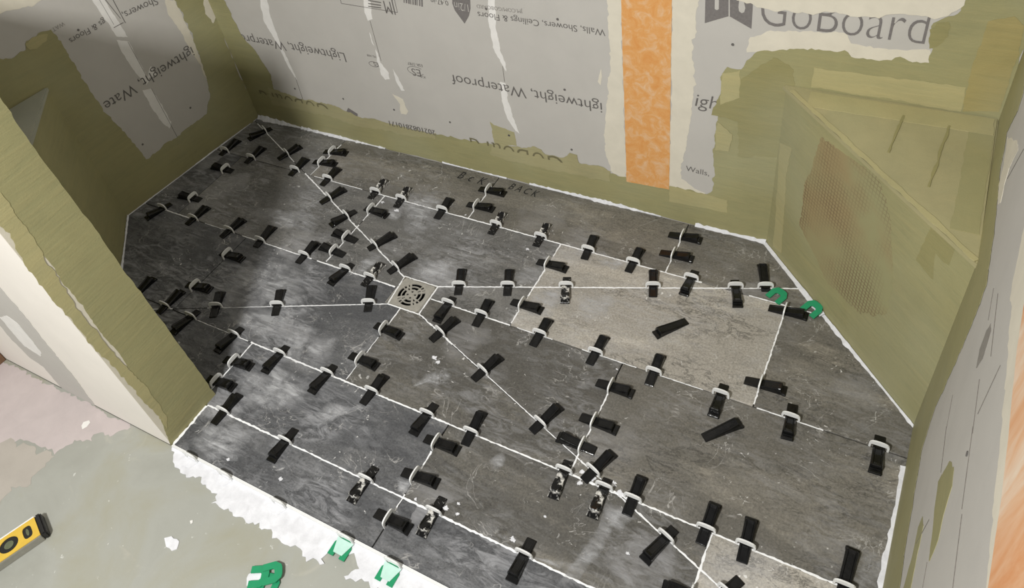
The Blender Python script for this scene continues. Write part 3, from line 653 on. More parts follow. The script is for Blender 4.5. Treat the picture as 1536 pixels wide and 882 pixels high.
M['slate_light'] = slate('light_slate_tile', (126, 123, 116), (164, 159, 150), (192, 187, 176), 0.6, 1.0)

def black_plastic(name, smear):
    m, nt, b = mat_new(name)
    v = coords(nt)
    col = ramp(nt, noise(nt, 80, 3, 0.5, 0, v), [(0.3, (0.004, 0.004, 0.004, 1)), (0.7, (0.008, 0.008, 0.008, 1))])
    f = ramp(nt, noise(nt, 38, 5, 0.65, 1.2, v), [(smear, BW[0]), (smear + 0.10, BW[1])])
    col = mix(nt, f, col, lin((214, 212, 206)))
    nt.links.new(col, b.inputs['Base Color'])
    rr = nt.nodes.new('ShaderNodeMapRange')
    nt.links.new(f, rr.inputs[0])
    rr.inputs[3].default_value = 0.15
    rr.inputs[4].default_value = 0.8
    nt.links.new(rr.outputs[0], b.inputs['Roughness'])
    b.inputs['Specular IOR Level'].default_value = 0.32
    nt.links.new(bump(nt, noise(nt, 150, 3, 0.5, 0, v), 0.3, 0.001), b.inputs['Normal'])
    return m
M['wedge'] = black_plastic('black_plastic', 0.74)
M['wedge_smeared'] = black_plastic('black_plastic_smeared', 0.54)

# ------------------------------------------------------------------ walls and floors
def pl3(pl):
    a, u, n = PLANES[pl]
    return lambda p, h: Vector((a[0] + u[0] * p[0] + n[0] * h, a[1] + u[1] * p[0] + n[1] * h, p[1]))
def wall_box(name, pl, s0, s1, z0, z1, thick, mat):
    f = pl3(pl)
    vs = [f((s, z), h) for h in (0.0, -thick) for s, z in ((s0, z0), (s1, z0), (s1, z1), (s0, z1))]
    me = mesh(name, vs, [(0, 1, 2, 3), (4, 5, 6, 7), (0, 1, 5, 4), (1, 2, 6, 5), (2, 3, 7, 6), (3, 0, 4, 7)])
    return obj(name, me, mat)
wall_back = struct(wall_box('wall_back', 'back', -0.10, 2.37, -0.05, 2.45, 0.10, M['board']))
wall_left = struct(wall_box('wall_left', 'left', -0.9, 1.02, -0.05, 2.45, 0.10, M['board']))
wall_right = struct(wall_box('wall_right', 'right', 0.0, 1.75, -0.05, 2.45, 0.10, M['board']))

# half-height entry wall
PH = 1.07
vs = [(x, y, z) for z in (-0.05, PH) for x, y in ((-1.13, -0.927), (-0.293, -0.927), (-0.293, -0.808), (-1.13, -0.808))]
wall_front = struct(obj('wall_front', mesh('wall_front', vs, [(0, 1, 2, 3), (4, 5, 6, 7), (0, 1, 5, 4), (1, 2, 6, 5), (2, 3, 7, 6), (3, 0, 4, 7)]), M['drywall']))
vs = [(x, y, z) for z in (PH, PH + 0.018) for x, y in ((-1.118, -0.935), (-0.285, -0.935), (-0.285, -0.80), (-1.118, -0.80))]
obj('wall_cap', mesh('wall_cap', vs, [(0, 1, 2, 3), (4, 5, 6, 7), (0, 1, 5, 4), (1, 2, 6, 5), (2, 3, 7, 6), (3, 0, 4, 7)]), M['olive'], wall_front)

vs = [(x, y, z) for z in (0.0, PH) for x, y in ((-1.12, -0.808), (-0.294, -0.808), (-0.294, -0.8068), (-1.12, -0.8068))]
obj('membrane_coat', mesh('membrane_coat', vs, [(0, 1, 2, 3), (4, 5, 6, 7), (0, 1, 5, 4), (1, 2, 6, 5), (2, 3, 7, 6), (3, 0, 4, 7)]), M['olive'], wall_front)
def prism(name, poly, z0, z1, bev=0.0):
    bm = bmesh.new()
    lo = [bm.verts.new((p[0], p[1], z0)) for p in poly]
    hi = [bm.verts.new((p[0], p[1], z1)) for p in poly]
    bm.faces.new(lo); bm.faces.new(hi)
    n = len(poly)
    for i in range(n):
        bm.faces.new((lo[i], lo[(i + 1) % n], hi[(i + 1) % n], hi[i]))
    if bev:
        es = [e for e in bm.edges if e.verts[0].co.z > z0 + 1e-6 and e.verts[1].co.z > z0 + 1e-6]
        bmesh.ops.bevel(bm, geom=es, offset=bev, segments=2, affect='EDGES')
    bmesh.ops.recalc_face_normals(bm, faces=bm.faces[:])
    me = bpy.data.meshes.new(name)
    bm.to_mesh(me); bm.free()
    return me
# triangular corner seats, 0.5 m high
bench_r = empty('corner_bench', (0, 0, 0))
tag(bench_r, 'olive-coated triangular corner bench between back wall and right wall', 'bench', 'corner benches')
obj('bench_body', prism('bench_body', [(0.813, 0.1962), (1.2272, -0.2275), (1.2283, 0.1937)], -0.01, 0.490), M['olive'], bench_r)
bt_r = obj('bench_top', prism('bench_top', [(0.806, 0.1962), (1.2270, -0.2345), (1.2283, 0.1937)], 0.490, 0.502, 0.003), M['olive_thin'], bench_r)
bench_l = empty('corner_bench', (0, 0, 0))
tag(bench_l, 'shaded triangular corner bench with grey top behind the low entry wall', 'bench', 'corner benches')
obj('bench_body', prism('bench_body', [(-1.0895, -0.378), (-0.655, -0.8085), (-1.128, -0.8085)], -0.01, 0.490), M['olive'], bench_l)
obj('bench_top', prism('bench_top', [(-1.0885, -0.371), (-0.648, -0.8085), (-1.128, -0.8085)], 0.490, 0.502, 0.003), M['grey_coat'], bench_l)
# tape seams and a painted ridge highlight on the right bench top and back corner: slightly raised fabric strips
def strip(name, a, b, w, z, mat, parent, t=0.0012):
    a = Vector(a); b = Vector(b)
    d = (b - a).normalized()
    n = Vector((-d.y, d.x)) * (w / 2)
    poly = [tuple(a - n), tuple(b - n), tuple(b + n), tuple(a + n)]
    return obj(name, slab(name, rough_poly(poly, 0.0015, 0.01), lambda p, h: Vector((p[0], p[1], z + h)), t), mat, parent)
strip('seam_and_highlight', (0.87, 0.155), (1.222, 0.160), 0.055, 0.502, M['olive_light'], bench_r)
strip('seam_and_highlight', (1.198, -0.16), (1.202, 0.13), 0.045, 0.502, M['olive'], bench_r, 0.0009)
strip('seam_and_highlight', (0.830, 0.176), (1.222, -0.2245), 0.010, 0.502, M['olive_light'], bench_r, 0.0020)  # pale ridge tape; its lighter colour paints the highlight along the front edge
strip('seam_and_highlight', (1.05, 0.02), (1.06, 0.15), 0.004, 0.502, M['olive_dark'], bench_r, 0.002)
strip('seam_and_highlight', (1.13, -0.06), (1.145, 0.14), 0.004, 0.502, M['olive_dark'], bench_r, 0.002)

vs = [(x, y, z) for z in (-0.12, -0.009) for x, y in ((-2.2, -3.0), (1.32, -3.0), (1.32, -0.9275), (-2.2, -0.9275))]
floor_outer = struct(obj('floor_outer', mesh('floor_outer', vs, [(0, 1, 2, 3), (4, 5, 6, 7), (0, 1, 5, 4), (1, 2, 6, 5), (2, 3, 7, 6), (3, 0, 4, 7)]), M['outer']))
vs = [(x, y, z) for z in (-0.12, -0.0065) for x, y in ((-1.14, -0.9275), (1.32, -0.9275), (1.32, 0.25), (-1.14, 0.25))]
# shower bed with the drain opening left out (ring of four boxes around it)
DX0, DX1, DY0, DY1 = -0.056, 0.054, -0.3665, -0.2650
bm = bmesh.new()
def bbox(bm, x0, x1, y0, y1, z0, z1):
    g = [bm.verts.new((x, y, z)) for z in (z0, z1) for x, y in ((x0, y0), (x1, y0), (x1, y1), (x0, y1))]
    for q in ((0, 1, 2, 3), (4, 5, 6, 7), (0, 1, 5, 4), (1, 2, 6, 5), (2, 3, 7, 6), (3, 0, 4, 7)):
        bm.faces.new([g[i] for i in q])
for x0, x1, y0, y1 in ((-1.14, DX0, -0.9275, 0.21), (DX1, 1.235, -0.9275, 0.21), (DX0, DX1, -0.9275, DY0), (DX0, DX1, DY1, 0.21)):
    bbox(bm, x0, x1, y0, y1, -0.12, -0.0060)
bmesh.ops.recalc_face_normals(bm, faces=bm.faces[:])
me = bpy.data.meshes.new('floor'); bm.to_mesh(me); bm.free()
floor = struct(obj('floor', me, M['bed']))

# ------------------------------------------------------------------ coats, streaks and prints on the walls
PARENT = {'back': wall_back, 'left': wall_left, 'right': wall_right, 'benchR': bench_r, 'benchL': bench_l, 'stubend': wall_front, 'stubfront': wall_front}
for fi, (pl, name, mk, layer, amp, poly) in enumerate(FILMS):
    f = pl3(pl)
    base = 0.0006 * (layer - 1)
    th = 0.0004 + 0.0000025 * fi
    me = slab(name, rough_poly(poly, amp), (lambda f, base: (lambda p, h: f(p, base + h)))(f, base), th)
    obj(name, me, M[mk], PARENT[pl])
for gi, (name, mk, layer, amp, poly) in enumerate(GROUND):
    z0 = -0.009 + 0.0006 * (layer - 1)
    me = slab(name, rough_poly(poly, amp), (lambda z0: (lambda p, h: Vector((p[0], p[1], z0 + h))))(z0), 0.0004 + gi * 0.00003 if mk != 'thinset' else 0.002)
    obj(name, me, M[mk], floor_outer)
for pl, s, z in DOTS:
    f = pl3(pl)
    poly = [(s + 0.0035 * math.cos(k * 0.785), z + 0.0035 * math.sin(k * 0.785)) for k in range(8)]
    obj('screw_head', slab('screw_head', poly, (lambda f: (lambda p, h: f(p, 0.0006 + h)))(f), 0.0008), M['ink'], PARENT[pl])
for pl, c, e in ELLIPSES:
    f = pl3(pl)
    rx = abs(e[0] - c[0]); rz = rx * 0.5
    pts = [(c[0] + rx * math.cos(a) , c[1] + rz * math.sin(a)) for a in [k * math.pi / 18 for k in range(4, 34)]]
    inn = [(c[0] + (rx - .0012) * math.cos(a), c[1] + (rz - .0012) * math.sin(a)) for a in [k * math.pi / 18 for k in range(4, 34)]]
    obj('printed_ring', slab('printed_ring', pts + inn[::-1], (lambda f: (lambda p, h: f(p, h)))(f), 0.0006), M['ink'], PARENT[pl])

def text_mesh(body, thin=0.0):
    cu = bpy.data.curves.new('print', 'FONT')
    cu.body = body
    cu.resolution_u = 4
    cu.offset = thin
    o = bpy.data.objects.new('print_tmp', cu)
    COL.objects.link(o)
    bpy.context.view_layer.update()
    me = bpy.data.meshes.new_from_object(o.evaluated_get(bpy.context.evaluated_depsgraph_get()))
    bpy.data.objects.remove(o)
    bpy.data.curves.remove(cu)
    return me
for pl, s, a, b, mk, hs, layer, shear in TEXTS:
    me = text_mesh(s, -0.016 if s == 'GoBoard' else -0.006)
    f = pl3(pl)
    xs = [v.co.x for v in me.vertices]
    x0, x1 = min(xs), max(xs)
    a = Vector(a); b = Vector(b)
    b.y = a.y + (b.y - a.y) * 0.5
    d = b - a
    k = d.length / (x1 - x0)
    d.normalize()
    up = Vector((-d.y, d.x))
    for v in me.vertices:
        q = a + d * ((v.co.x - x0 + shear * v.co.y) * k) + up * (v.co.y * k * hs)
        v.co = f(q, 0.0003 + 0.0006 * layer)
    if mk == 'ink_olive':
        bm = bmesh.new(); bm.from_mesh(me)
        bmesh.ops.bisect_plane(bm, geom=bm.verts[:] + bm.edges[:] + bm.faces[:], plane_co=(0, 0, 0.119), plane_no=(0, 0, -1), clear_outer=True)
        bm.to_mesh(me); bm.free()
    me.materials.clear()
    obj('printed_text', me, M[mk], PARENT[pl])

# ------------------------------------------------------------------ tiles
def clip(poly, n, k):
    """keep the side n.p <= k"""
    out = []
    m_ = len(poly)
    for i in range(m_):
        p, q = poly[i], poly[(i + 1) % m_]
        dp = n[0] * p[0] + n[1] * p[1] - k
        dq = n[0] * q[0] + n[1] * q[1] - k
        if dp <= 1e-9:
            out.append(p)
        if (dp < -1e-9 and dq > 1e-9) or (dp > 1e-9 and dq < -1e-9):
            t = dp / (dp - dq)
            out.append((p[0] + (q[0] - p[0]) * t, p[1] + (q[1] - p[1]) * t))
    return out
def parea(p):
    return 0.5 * sum(p[i][0] * p[(i + 1) % len(p)][1] - p[(i + 1) % len(p)][0] * p[i][1] for i in range(len(p)))
def inset(poly, d):
    n = len(poly)
    if parea(poly) < 0:
        poly = poly[::-1]
    # drop near-duplicate points
    q = [poly[i] for i in range(n) if (Vector(poly[i]) - Vector(poly[i - 1])).length > 1e-4]
    n = len(q)
    out = []
    for i in range(n):
        a, b_, c = Vector(q[i - 1]), Vector(q[i]), Vector(q[(i + 1) % n])
        e1 = (b_ - a).normalized(); e2 = (c - b_).normalized()
        n1 = Vector((-e1.y, e1.x)); n2 = Vector((-e2.y, e2.x))
        s = n1 + n2
        k = 1.0 + n1.dot(n2)
        out.append(tuple(b_ + s * (d / max(0.25, k))))
    return out
OUT = [(-1.0335, 0.2045), (0.8115, 0.1945), (1.2262, -0.2285), (1.2185, -0.927), (-0.657, -0.927), (-0.657, -0.8065), (-1.0905, -0.3765)]
HULL = [(-1.0335, 0.2045), (0.8115, 0.1945), (1.2262, -0.2285), (1.2185, -0.808), (-0.657, -0.808), (-1.0905, -0.3765)]
def clip_hull(p):
    n = len(HULL)
    for i in range(n):
        a, b_ = HULL[i], HULL[(i + 1) % n]
        e = (b_[0] - a[0], b_[1] - a[1])
        nr = (-e[1], e[0])           # hull runs clockwise -> inside is on the right
        p = clip(p, nr, nr[0] * a[0] + nr[1] * a[1])
        if len(p) < 3:
            return []
    return p
YB = [0.26, 0.0, -0.308, -0.615, -0.808]
XJ = {0: [-0.617, -0.006, 0.602], 1: [-0.928, -0.311, 0.299, 0.912], 2: [-0.620, -0.003, 0.606], 3: [-0.314, 0.302, 0.914]}
def dline(k):
    a, b_ = DIAG[k]
    return a, b_, lambda x: a[1] + (b_[1] - a[1]) * (x - a[0]) / (b_[0] - a[0])
y1 = dline('d1')[2]; y2 = dline('d2')[2]; y3 = dline('d3')[2]; y4 = dline('d4')[2]
TL, TR, BL, BR = (-0.057, -0.2655), (0.053, -0.2640), (-0.0455, -0.3665), (0.0555, -0.3655)
pieces = []
def split(poly, k):
    a, b_, yf = dline(k)
    xs = [p[0] for p in poly]
    e = (b_[0] - a[0], b_[1] - a[1])
    # the diagonal runs outwards from the drain only
    if (e[0] < 0 and min(xs) > a[0] - 0.005) or (e[0] > 0 and max(xs) < a[0] + 0.005):
        return [poly]
    nr = (-e[1], e[0])
    kk = nr[0] * a[0] + nr[1] * a[1]
    p1 = clip(poly, nr, kk); p2 = clip(poly, (-nr[0], -nr[1]), -kk)
    return [p for p in (p1, p2) if len(p) >= 3 and abs(parea(p)) > 4e-5]
for row in range(4):
    xb = [-1.3] + XJ[row] + [1.3]
    for i in range(len(xb) - 1):
        X0, X1, T, B = xb[i], xb[i + 1], YB[row], YB[row + 1]
        if row == 1 and i == 2:
            cells = [[(X0, T), (X1, T), (X1, y2(X1)), TR, TL, (X0, y1(X0))],
                     [(X0, y1(X0)), TL, (-0.0515, B), (X0, B)],
                     [(X1, y2(X1)), (X1, B), (0.0545, B), TR]]
        elif row == 2 and i == 1:
            cells = [[(X0, T), (-0.0515, T), BL, (X0, y4(X0))], [(X0, y4(X0)), BL, (X1, -0.366), (X1, B), (X0, B)]]
        elif row == 2 and i == 2:
            cells = [[(0.0545, T), (X1, T), (X1, y3(X1)), BR], [(X0, -0.366), BR, (X1, y3(X1)), (X1, B), (X0, B)]]
        else:
            c0 = clip_hull([(X0, T), (X1, T), (X1, B), (X0, B)])
            if len(c0) < 3:
                continue
            cells = [c0]
            cxm = sum(p[0] for p in c0) / len(c0)
            for k in ('d1', 'd2', 'd3', 'd4'):
                if (k in ('d1', 'd4')) != (cxm < 0) :
                    continue
                if (k in ('d1', 'd2')) != (row <= 1):
                    if not (k in ('d3', 'd4') and row >= 2):
                        continue
                nxt = []
                for c in cells:
                    nxt += split(c, k)
                cells = nxt
        for c in cells:
            pieces.append((row, i, c))
pieces.append((4, 0, [(-0.290, -0.808), (0.303, -0.808), (0.303, -0.925), (-0.290, -0.925)]))
pieces.append((4, 1, [(0.303, -0.808), (1.2185, -0.808), (1.2185, -0.925), (0.303, -0.925)]))
def tone(row, i, c):
    mx = sum(p[0] for p in c) / len(c); my = sum(p[1] for p in c) / len(c)
    if row == 0:
        return 'slate_mid' if mx < -0.62 else ('slate_brown' if mx < 0.0 else 'slate_brown')
    if row == 1:
        if mx > 0.93: return 'slate_brown'
        if mx > 0.28: return 'slate_light' if my < -0.06 or mx < 0.7 else 'slate_brown'
        if mx < -0.93: return 'slate_dark'
        return 'slate_mid'
    if row == 2:
        if mx > 0.6: return 'slate_brown'
        if mx < -0.6: return 'slate_dark'
        return 'slate_deep' if mx > 0 else 'slate_dark'
    if row == 3:
        if mx > 0.914: return 'slate_light'
        return 'slate_dark' if mx < 0.28 else 'slate_deep'
    return 'slate_dark'
def tile_mesh(poly):
    p0 = inset(poly, 0.0014)
    p1 = inset(p0, 0.0007)
    n = len(p0)
    dz = random.uniform(-0.0003, 0.0003)
    vs = [(x, y, -0.0065) for x, y in p0] + [(x, y, -0.0007 + dz) for x, y in p0] + [(x, y, dz) for x, y in p1]
    fs = [tuple(range(n - 1, -1, -1)), tuple(range(2 * n, 3 * n))]
    for r_ in (0, 1):
        for i in range(n):
            j = (i + 1) % n
            fs.append((r_ * n + i, r_ * n + j, (r_ + 1) * n + j, (r_ + 1) * n + i))
    return mesh('tile', vs, fs)
for row, i, c in pieces:
    if len(c) < 3:
        continue
    obj('tile', tile_mesh(c), M[tone(row, i, c)], floor)

# mortar squeezed up in the joints
def ribbon(name, a, b, w, z, parent, mat, step=0.006, var=0.35, h=0.0012):
    a = Vector(a); b = Vector(b)
    d = b - a
    L = d.length
    if L < 0.004:
        return
    d.normalize()
    nr = Vector((-d.y, d.x))
    k = max(2, int(L / step))
    vs, fs = [], []
    for j in range(k + 1):
        q = a + d * (L * j / k)
        wl = w / 2 * max(0.35, random.gauss(1, var)); wr = w / 2 * max(0.35, random.gauss(1, var))
        zz = z + random.uniform(-0.0002, 0.0003)
        p, r_ = q - nr * wl, q + nr * wr
        vs += [(p.x, p.y, z - h), (p.x * .8 + r_.x * .2, p.y * .8 + r_.y * .2, zz), (p.x * .2 + r_.x * .8, p.y * .2 + r_.y * .8, zz), (r_.x, r_.y, z - h)]
        if j:
            o_ = 4 * (j - 1)
            for t in range(3):
                fs.append((o_ + t, o_ + t + 1, o_ + t + 5, o_ + t + 4))
    return obj(name, mesh(name, vs, fs), mat, parent)
GL = []
for x0, x1, w in ((-0.60, -0.40, .0022), (-0.37, -0.05, .0036), (-0.05, 0.70, .0040), (0.82, 0.97, .0024)): GL.append(((x0, 0), (x1, 0), w))
for x0, x1, w in ((-0.985, -0.83, .0042), (-0.80, -0.70, .0022), (-0.64, -0.36, .0030), (-0.34, -0.06, .0042), (0.058, 0.30, .0040), (0.32, 0.42, .0022), (0.50, 0.64, .0020), (0.70, 0.80, .0016), (0.92, 1.06, .0026)): GL.append(((x0, -.308), (x1, -.308), w))
for x0, x1, w in ((-0.52, -0.33, .0020), (-0.32, 0.30, .0048), (0.30, 0.60, .0042), (0.60, 0.76, .0065), (0.76, 1.215, .0044)): GL.append(((x0, -.615), (x1, -.615), w))
for x0, x1, w in ((-0.288, -0.02, .0055), (-0.02, 0.30, .0040), (0.30, 0.60, .0058), (0.60, 1.215, .0050)): GL.append(((x0, -.808), (x1, -.808), w))
for x, t_, b_, w in ((-.617, .17, .075, .003), (-.617, .055, .0, .0016), (-.006, .12, .0, .0032), (.602, .12, .0, .0032), (-.311, -.0, -.12, .004), (-.311, -.14, -.302, .0038), (.299, -.0, -.302, .0042), (.912, -.03, -.302, .0042), (-.003, -.367, -.43, .0040), (-.003, -.47, -.61, .0022), (.606, -.40, -.61, .0042), (-.314, -.618, -.80, .0046), (.302, -.69, -.77, .0044), (.302, -.80, -.84, .003), (.914, -.618, -.80, .0050)): GL.append(((x, t_), (x, b_), w))
def along(k, f0, f1, w):
    a, b_ = DIAG[k]
    GL.append(((a[0] + (b_[0] - a[0]) * f0, a[1] + (b_[1] - a[1]) * f0), (a[0] + (b_[0] - a[0]) * f1, a[1] + (b_[1] - a[1]) * f1), w))
along('d1', 0, 0.60, .0042); along('d1', 0.68, 0.98, .0034)
along('d2', 0, 1.0, .0040)
along('d3', 0, 0.15, .0040); along('d3', 0.15, 0.62, .0022); along('d3', 0.62, 1.28, .0040)
along('d4', 0, 0.45, .0032); along('d4', 0.45, 0.75, .0018); along('d4', 0.9, 1.1, .003)
for a, b_, w in GL:
    ribbon('joint_mortar', a, b_, w, 0.0006, floor, M['grout'])
for a, b_ in ((TL, TR), (TR, BR), (BR, BL), (BL, TL)):
    ribbon('joint_mortar', a, b_, .0044, 0.0008, floor, M['grout'], 0.005, 0.2)
# fillet of thinset where the tiles meet the walls: (start, end, width now and then swelling)
def fillet(a, b, wmin, wmax, hmax, seed):
    rnd = random.Random(seed)
    a = Vector(a); b = Vector(b)
    d = b - a
    L = d.length
    d.normalize()
    nr = Vector((d.y, -d.x))        # towards the room for walls listed left to right
    k = int(L / 0.008)
    vs, fs = [], []
    ph = rnd.uniform(0, 6)
    for j in range(k + 1):
        q = a + d * (L * j / k)
        s = max(0.0, 0.45 + 0.4 * math.sin(ph + j * 0.11) * math.sin(ph * 2 + j * 0.043) + rnd.gauss(0, 0.10)) ** 1.5
        w = wmin + (wmax - wmin) * s * rnd.uniform(0.7, 1.15)
        h = 0.002 + hmax * s * rnd.uniform(0.6, 1.2)
        p = q + nr * w
        vs += [(q.x, q.y, -0.005), (q.x + nr.x * 0.001, q.y + nr.y * 0.001, h), (p.x, p.y, 0.0012), (p.x, p.y, -0.003)]
        if j:
            o_ = 4 * (j - 1)
            for t in range(3):
                fs.append((o_ + t, o_ + t + 1, o_ + t + 5, o_ + t + 4))
    obj('thinset_fillet', mesh('thinset_fillet', vs, fs), M['thinset'], floor)
fillet((-1.03, 0.2065), (-0.45, 0.2033), 0.004, 0.020, 0.016, 1)
fillet((-0.22, 0.2015), (0.02, 0.2), 0.001, 0.006, 0.006, 2)
fillet((0.10, 0.2), (0.52, 0.198), 0.001, 0.009, 0.012, 3)
fillet((0.62, 0.197), (0.812, 0.196), 0.004, 0.013, 0.016, 4)
fillet((0.813, 0.1955), (1.0, 0.0035), 0.010, 0.018, 0.008, 5)
fillet((1.0, 0.0035), (1.2275, -0.2285), 0.005, 0.016, 0.006, 6)
fillet((1.2275, -0.23), (1.2185, -0.92), 0.003, 0.007, 0.004, 7)
fillet((1.2235, -0.33), (1.2185, -0.92), 0.006, 0.016, 0.004, 8)
fillet((-1.0895, -0.376), (-1.036, 0.20), 0.001, 0.004, 0.003, 9)
fillet((-0.66, -0.804), (-1.0895, -0.376), 0.003, 0.006, 0.008, 10)
# tile edge profile along the threshold and mortar up to the entry wall
vs = []
for seg, (x0, x1) in enumerate(((-0.288, 0.62), (0.62, 1.216))):
    bm = bmesh.new()
    bbox(bm, x0, x1, -0.9305, -0.9250, -0.009, 0.0012)
    bmesh.ops.recalc_face_normals(bm, faces=bm.faces[:])
    me = bpy.data.meshes.new('edge_profile'); bm.to_mesh(me); bm.free()
    obj('edge_profile', me, M['clip'], floor)
ribbon('joint_mortar', (-0.289, -0.812), (-0.287, -0.925), 0.007, 0.001, floor, M['grout'])
rnd = random.Random(5)
blobs = [(0.655, -0.605, .012), (0.69, -0.625, .010), (0.70, -0.60, .012), (0.72, -0.612, .012), (0.63, -0.60, .008), (0.635, -0.625, .010), (0.02, -0.886, .008), (-0.13, -0.90, .007), (0.40, -0.79, .010), (-0.30, -0.03, .010), (-0.235, -0.045, .012), (0.22, -0.052, .008), (0.33, -0.80, .006), (0.42, -0.77, .006), (0.17, -0.47, .012), (0.185, -0.478, .010), (0.56, -0.79, .010), (0.92, -0.735, .012), (0.60, -0.33, .004), (0.10, 0.02, .005), (-0.02, 0.01, .004), (0.78, -0.72, .006), (0.60, -0.72, .005), (0.43, -0.79, .007)]
for bx, by, br in blobs:
    n = 19
    poly = [(bx + br * rnd.uniform(0.25, 0.9) * math.cos(6.283 * k / n), by + br * rnd.uniform(0.2, 0.75) * math.sin(6.283 * k / n)) for k in range(n)]
    obj('thinset_splat', slab('thinset_splat', poly, lambda p, h: Vector((p[0], p[1], h + 0.0002)), 0.0012), M['thinset'], floor)
# dried thinset haze wiped across the tiles: thin see-through films with streaks
def haze_mat(rot, k):
    m, nt, b = mat_new('dried_thinset_haze')
    stv = coords(nt, (7, 42, 1), (0, 0, R(rot)))
    w = coords(nt)
    a1 = ramp(nt, noise(nt, 1.6, 6, 0.62, 0.9, stv), [(0.32, (0.12, 0.12, 0.12, 1)), (0.66, BW[1])])
    a2 = ramp(nt, noise(nt, 15, 5, 0.6, 0.8, w), [(0.34, BW[0]), (0.56, BW[1])])
    sw = ramp(nt, math_n(nt, 'ABSOLUTE', math_n(nt, 'SUBTRACT', noise(nt, 16, 4, 0.55, 2.5, w), 0.5)), [(0.0, BW[1]), (0.03, BW[0])])
    al = math_n(nt, 'MAXIMUM', math_n(nt, 'MULTIPLY', a1, a2), math_n(nt, 'MULTIPLY', sw, 0.5))
    fa = nt.nodes.new('ShaderNodeAttribute'); fa.attribute_name = 'fade'
    soft = math_n(nt, 'MULTIPLY', al, fa.outputs['Fac'])
    nt.links.new(math_n(nt, 'MULTIPLY', soft, k), b.inputs['Alpha'])
    b.inputs['Base Color'].default_value = lin((205, 206, 208))
    b.inputs['Roughness'].default_value = 0.9
    return m
HM = {}
for hi, (rot, k, poly) in enumerate(HAZE):
    key = (rot, k)
    if key not in HM:
        HM[key] = haze_mat(rot, k * 0.85)
    z0 = 0.0006 + hi * 0.00001
    c = Vector((sum(p[0] for p in poly) / len(poly), sum(p[1] for p in poly) / len(poly)))
    ring = [Vector(p) for p in rough_poly(poly, 0.003)]
    n = len(ring)
    vs, fade = [], []
    for sc_, fd in ((1.15, 0.0), (0.85, 0.6), (0.5, 1.0)):
        for q in ring:
            p = c + (q - c) * sc_
            vs.append((p.x, p.y, z0)); fade.append(fd)
    vs.append((c.x, c.y, z0)); fade.append(1.0)
    fs = []
    for i in range(n):
        j = (i + 1) % n
        fs += [(i, j, n + j, n + i), (n + i, n + j, 2 * n + j, 2 * n + i), (2 * n + i, 2 * n + j, 3 * n)]
    me = mesh('thinset_haze', vs, fs)
    at = me.attributes.new('fade', 'FLOAT', 'POINT')
    for i, fd in enumerate(fade):
        at.data[i].value = fd
    obj('thinset_haze', me, HM[key], floor)
# handwriting on the two tiles behind the drain
for body, x, y, w, rz in (('B  c  K', -0.135, 0.150, 0.095, -2), ('B A C K', 0.045, 0.158, 0.098, -4)):
    me = text_mesh(body)
    xs = [v.co.x for v in me.vertices]
    k = w / (max(xs) - min(xs))
    for v in me.vertices:
        X = (v.co.x - min(xs)) * k; Y = v.co.y * k * 1.35
        v.co = (x + X * math.cos(R(rz)) - Y * math.sin(R(rz)) + Y * .15, y + X * math.sin(R(rz)) + Y * math.cos(R(rz)), 0.0006)
    me.materials.clear()
    obj('marker_writing', me, M['marker'], floor)

# ------------------------------------------------------------------ drain
drain = empty('shower_drain', (-0.0015, -0.3155, 0.0))
tag(drain, 'square brushed steel drain grate with ring of slots set among the tiles', 'drain')
def drain_plate():
    bm = bmesh.new()
    NA = 72
    radii = [0.0, 0.0075, 0.0135, 0.0170, 0.0185, 0.0268, 0.0300, 0.0385, 0.0405]
    def hole(ri, k):
        ang = (k + 0.5) * 360.0 / NA
        a90 = (ang + 20) % 90
        if ri == 1: return (ang % 90) < 28
        if ri == 4: return a90 < 50 or 64 < a90 < 76
        if ri == 6: return a90 < 52 or 58 < a90 < 67 or 74 < a90 < 83
        return False
    rings = []
    for r_ in radii:
        if r_ == 0:
            rings.append([bm.verts.new((0, 0, 0))] * NA)
        else:
            rings.append([bm.verts.new((r_ * math.cos(6.28318 * k / NA), r_ * math.sin(6.28318 * k / NA), 0)) for k in range(NA)])
    sq = []
    for k in range(NA):
        c, s = math.cos(6.28318 * k / NA), math.sin(6.28318 * k / NA)
        t = min(0.0500 / max(abs(c), 1e-6), 0.0468 / max(abs(s), 1e-6))
        sq.append(bm.verts.new((c * t, s * t, 0)))
    rings.append(sq)
    for ri in range(len(rings) - 1):
        for k in range(NA):
            if hole(ri, k):
                continue
            j = (k + 1) % NA
            if ri == 0:
                bm.faces.new((rings[0][0], rings[1][k], rings[1][j]))
            else:
                bm.faces.new((rings[ri][k], rings[ri][j], rings[ri + 1][j], rings[ri + 1][k]))
    bmesh.ops.recalc_face_normals(bm, faces=bm.faces[:])
    for f_ in bm.faces:
        if f_.normal.z < 0:
            f_.normal_flip()
    ext = bmesh.ops.extrude_face_region(bm, geom=bm.faces[:])
    for v in ext['geom']:
        if isinstance(v, bmesh.types.BMVert):
            v.co.z -= 0.003
    bmesh.ops.recalc_face_normals(bm, faces=bm.faces[:])
    me = bpy.data.meshes.new('grate'); bm.to_mesh(me); bm.free()
    return me
gr = obj('grate', drain_plate(), M['steel'], drain); gr.location.z = 0.0002
bm = bmesh.new()
for x0, x1, y0, y1 in ((-.0535, .0535, .0478, .0495), (-.0535, .0535, -.0495, -.0478), (-.0535, -.0512, -.0478, .0478), (.0512, .0535, -.0478, .0478)):
    bbox(bm, x0, x1, y0, y1, -0.012, 0.0008)
bmesh.ops.recalc_face_normals(bm, faces=bm.faces[:])
me = bpy.data.meshes.new('frame'); bm.to_mesh(me); bm.free()
obj('frame', me, M['steel'], drain)
bm = bmesh.new()
bbox(bm, -.0534, .0534, -.0494, .0494, -0.06, -0.05)
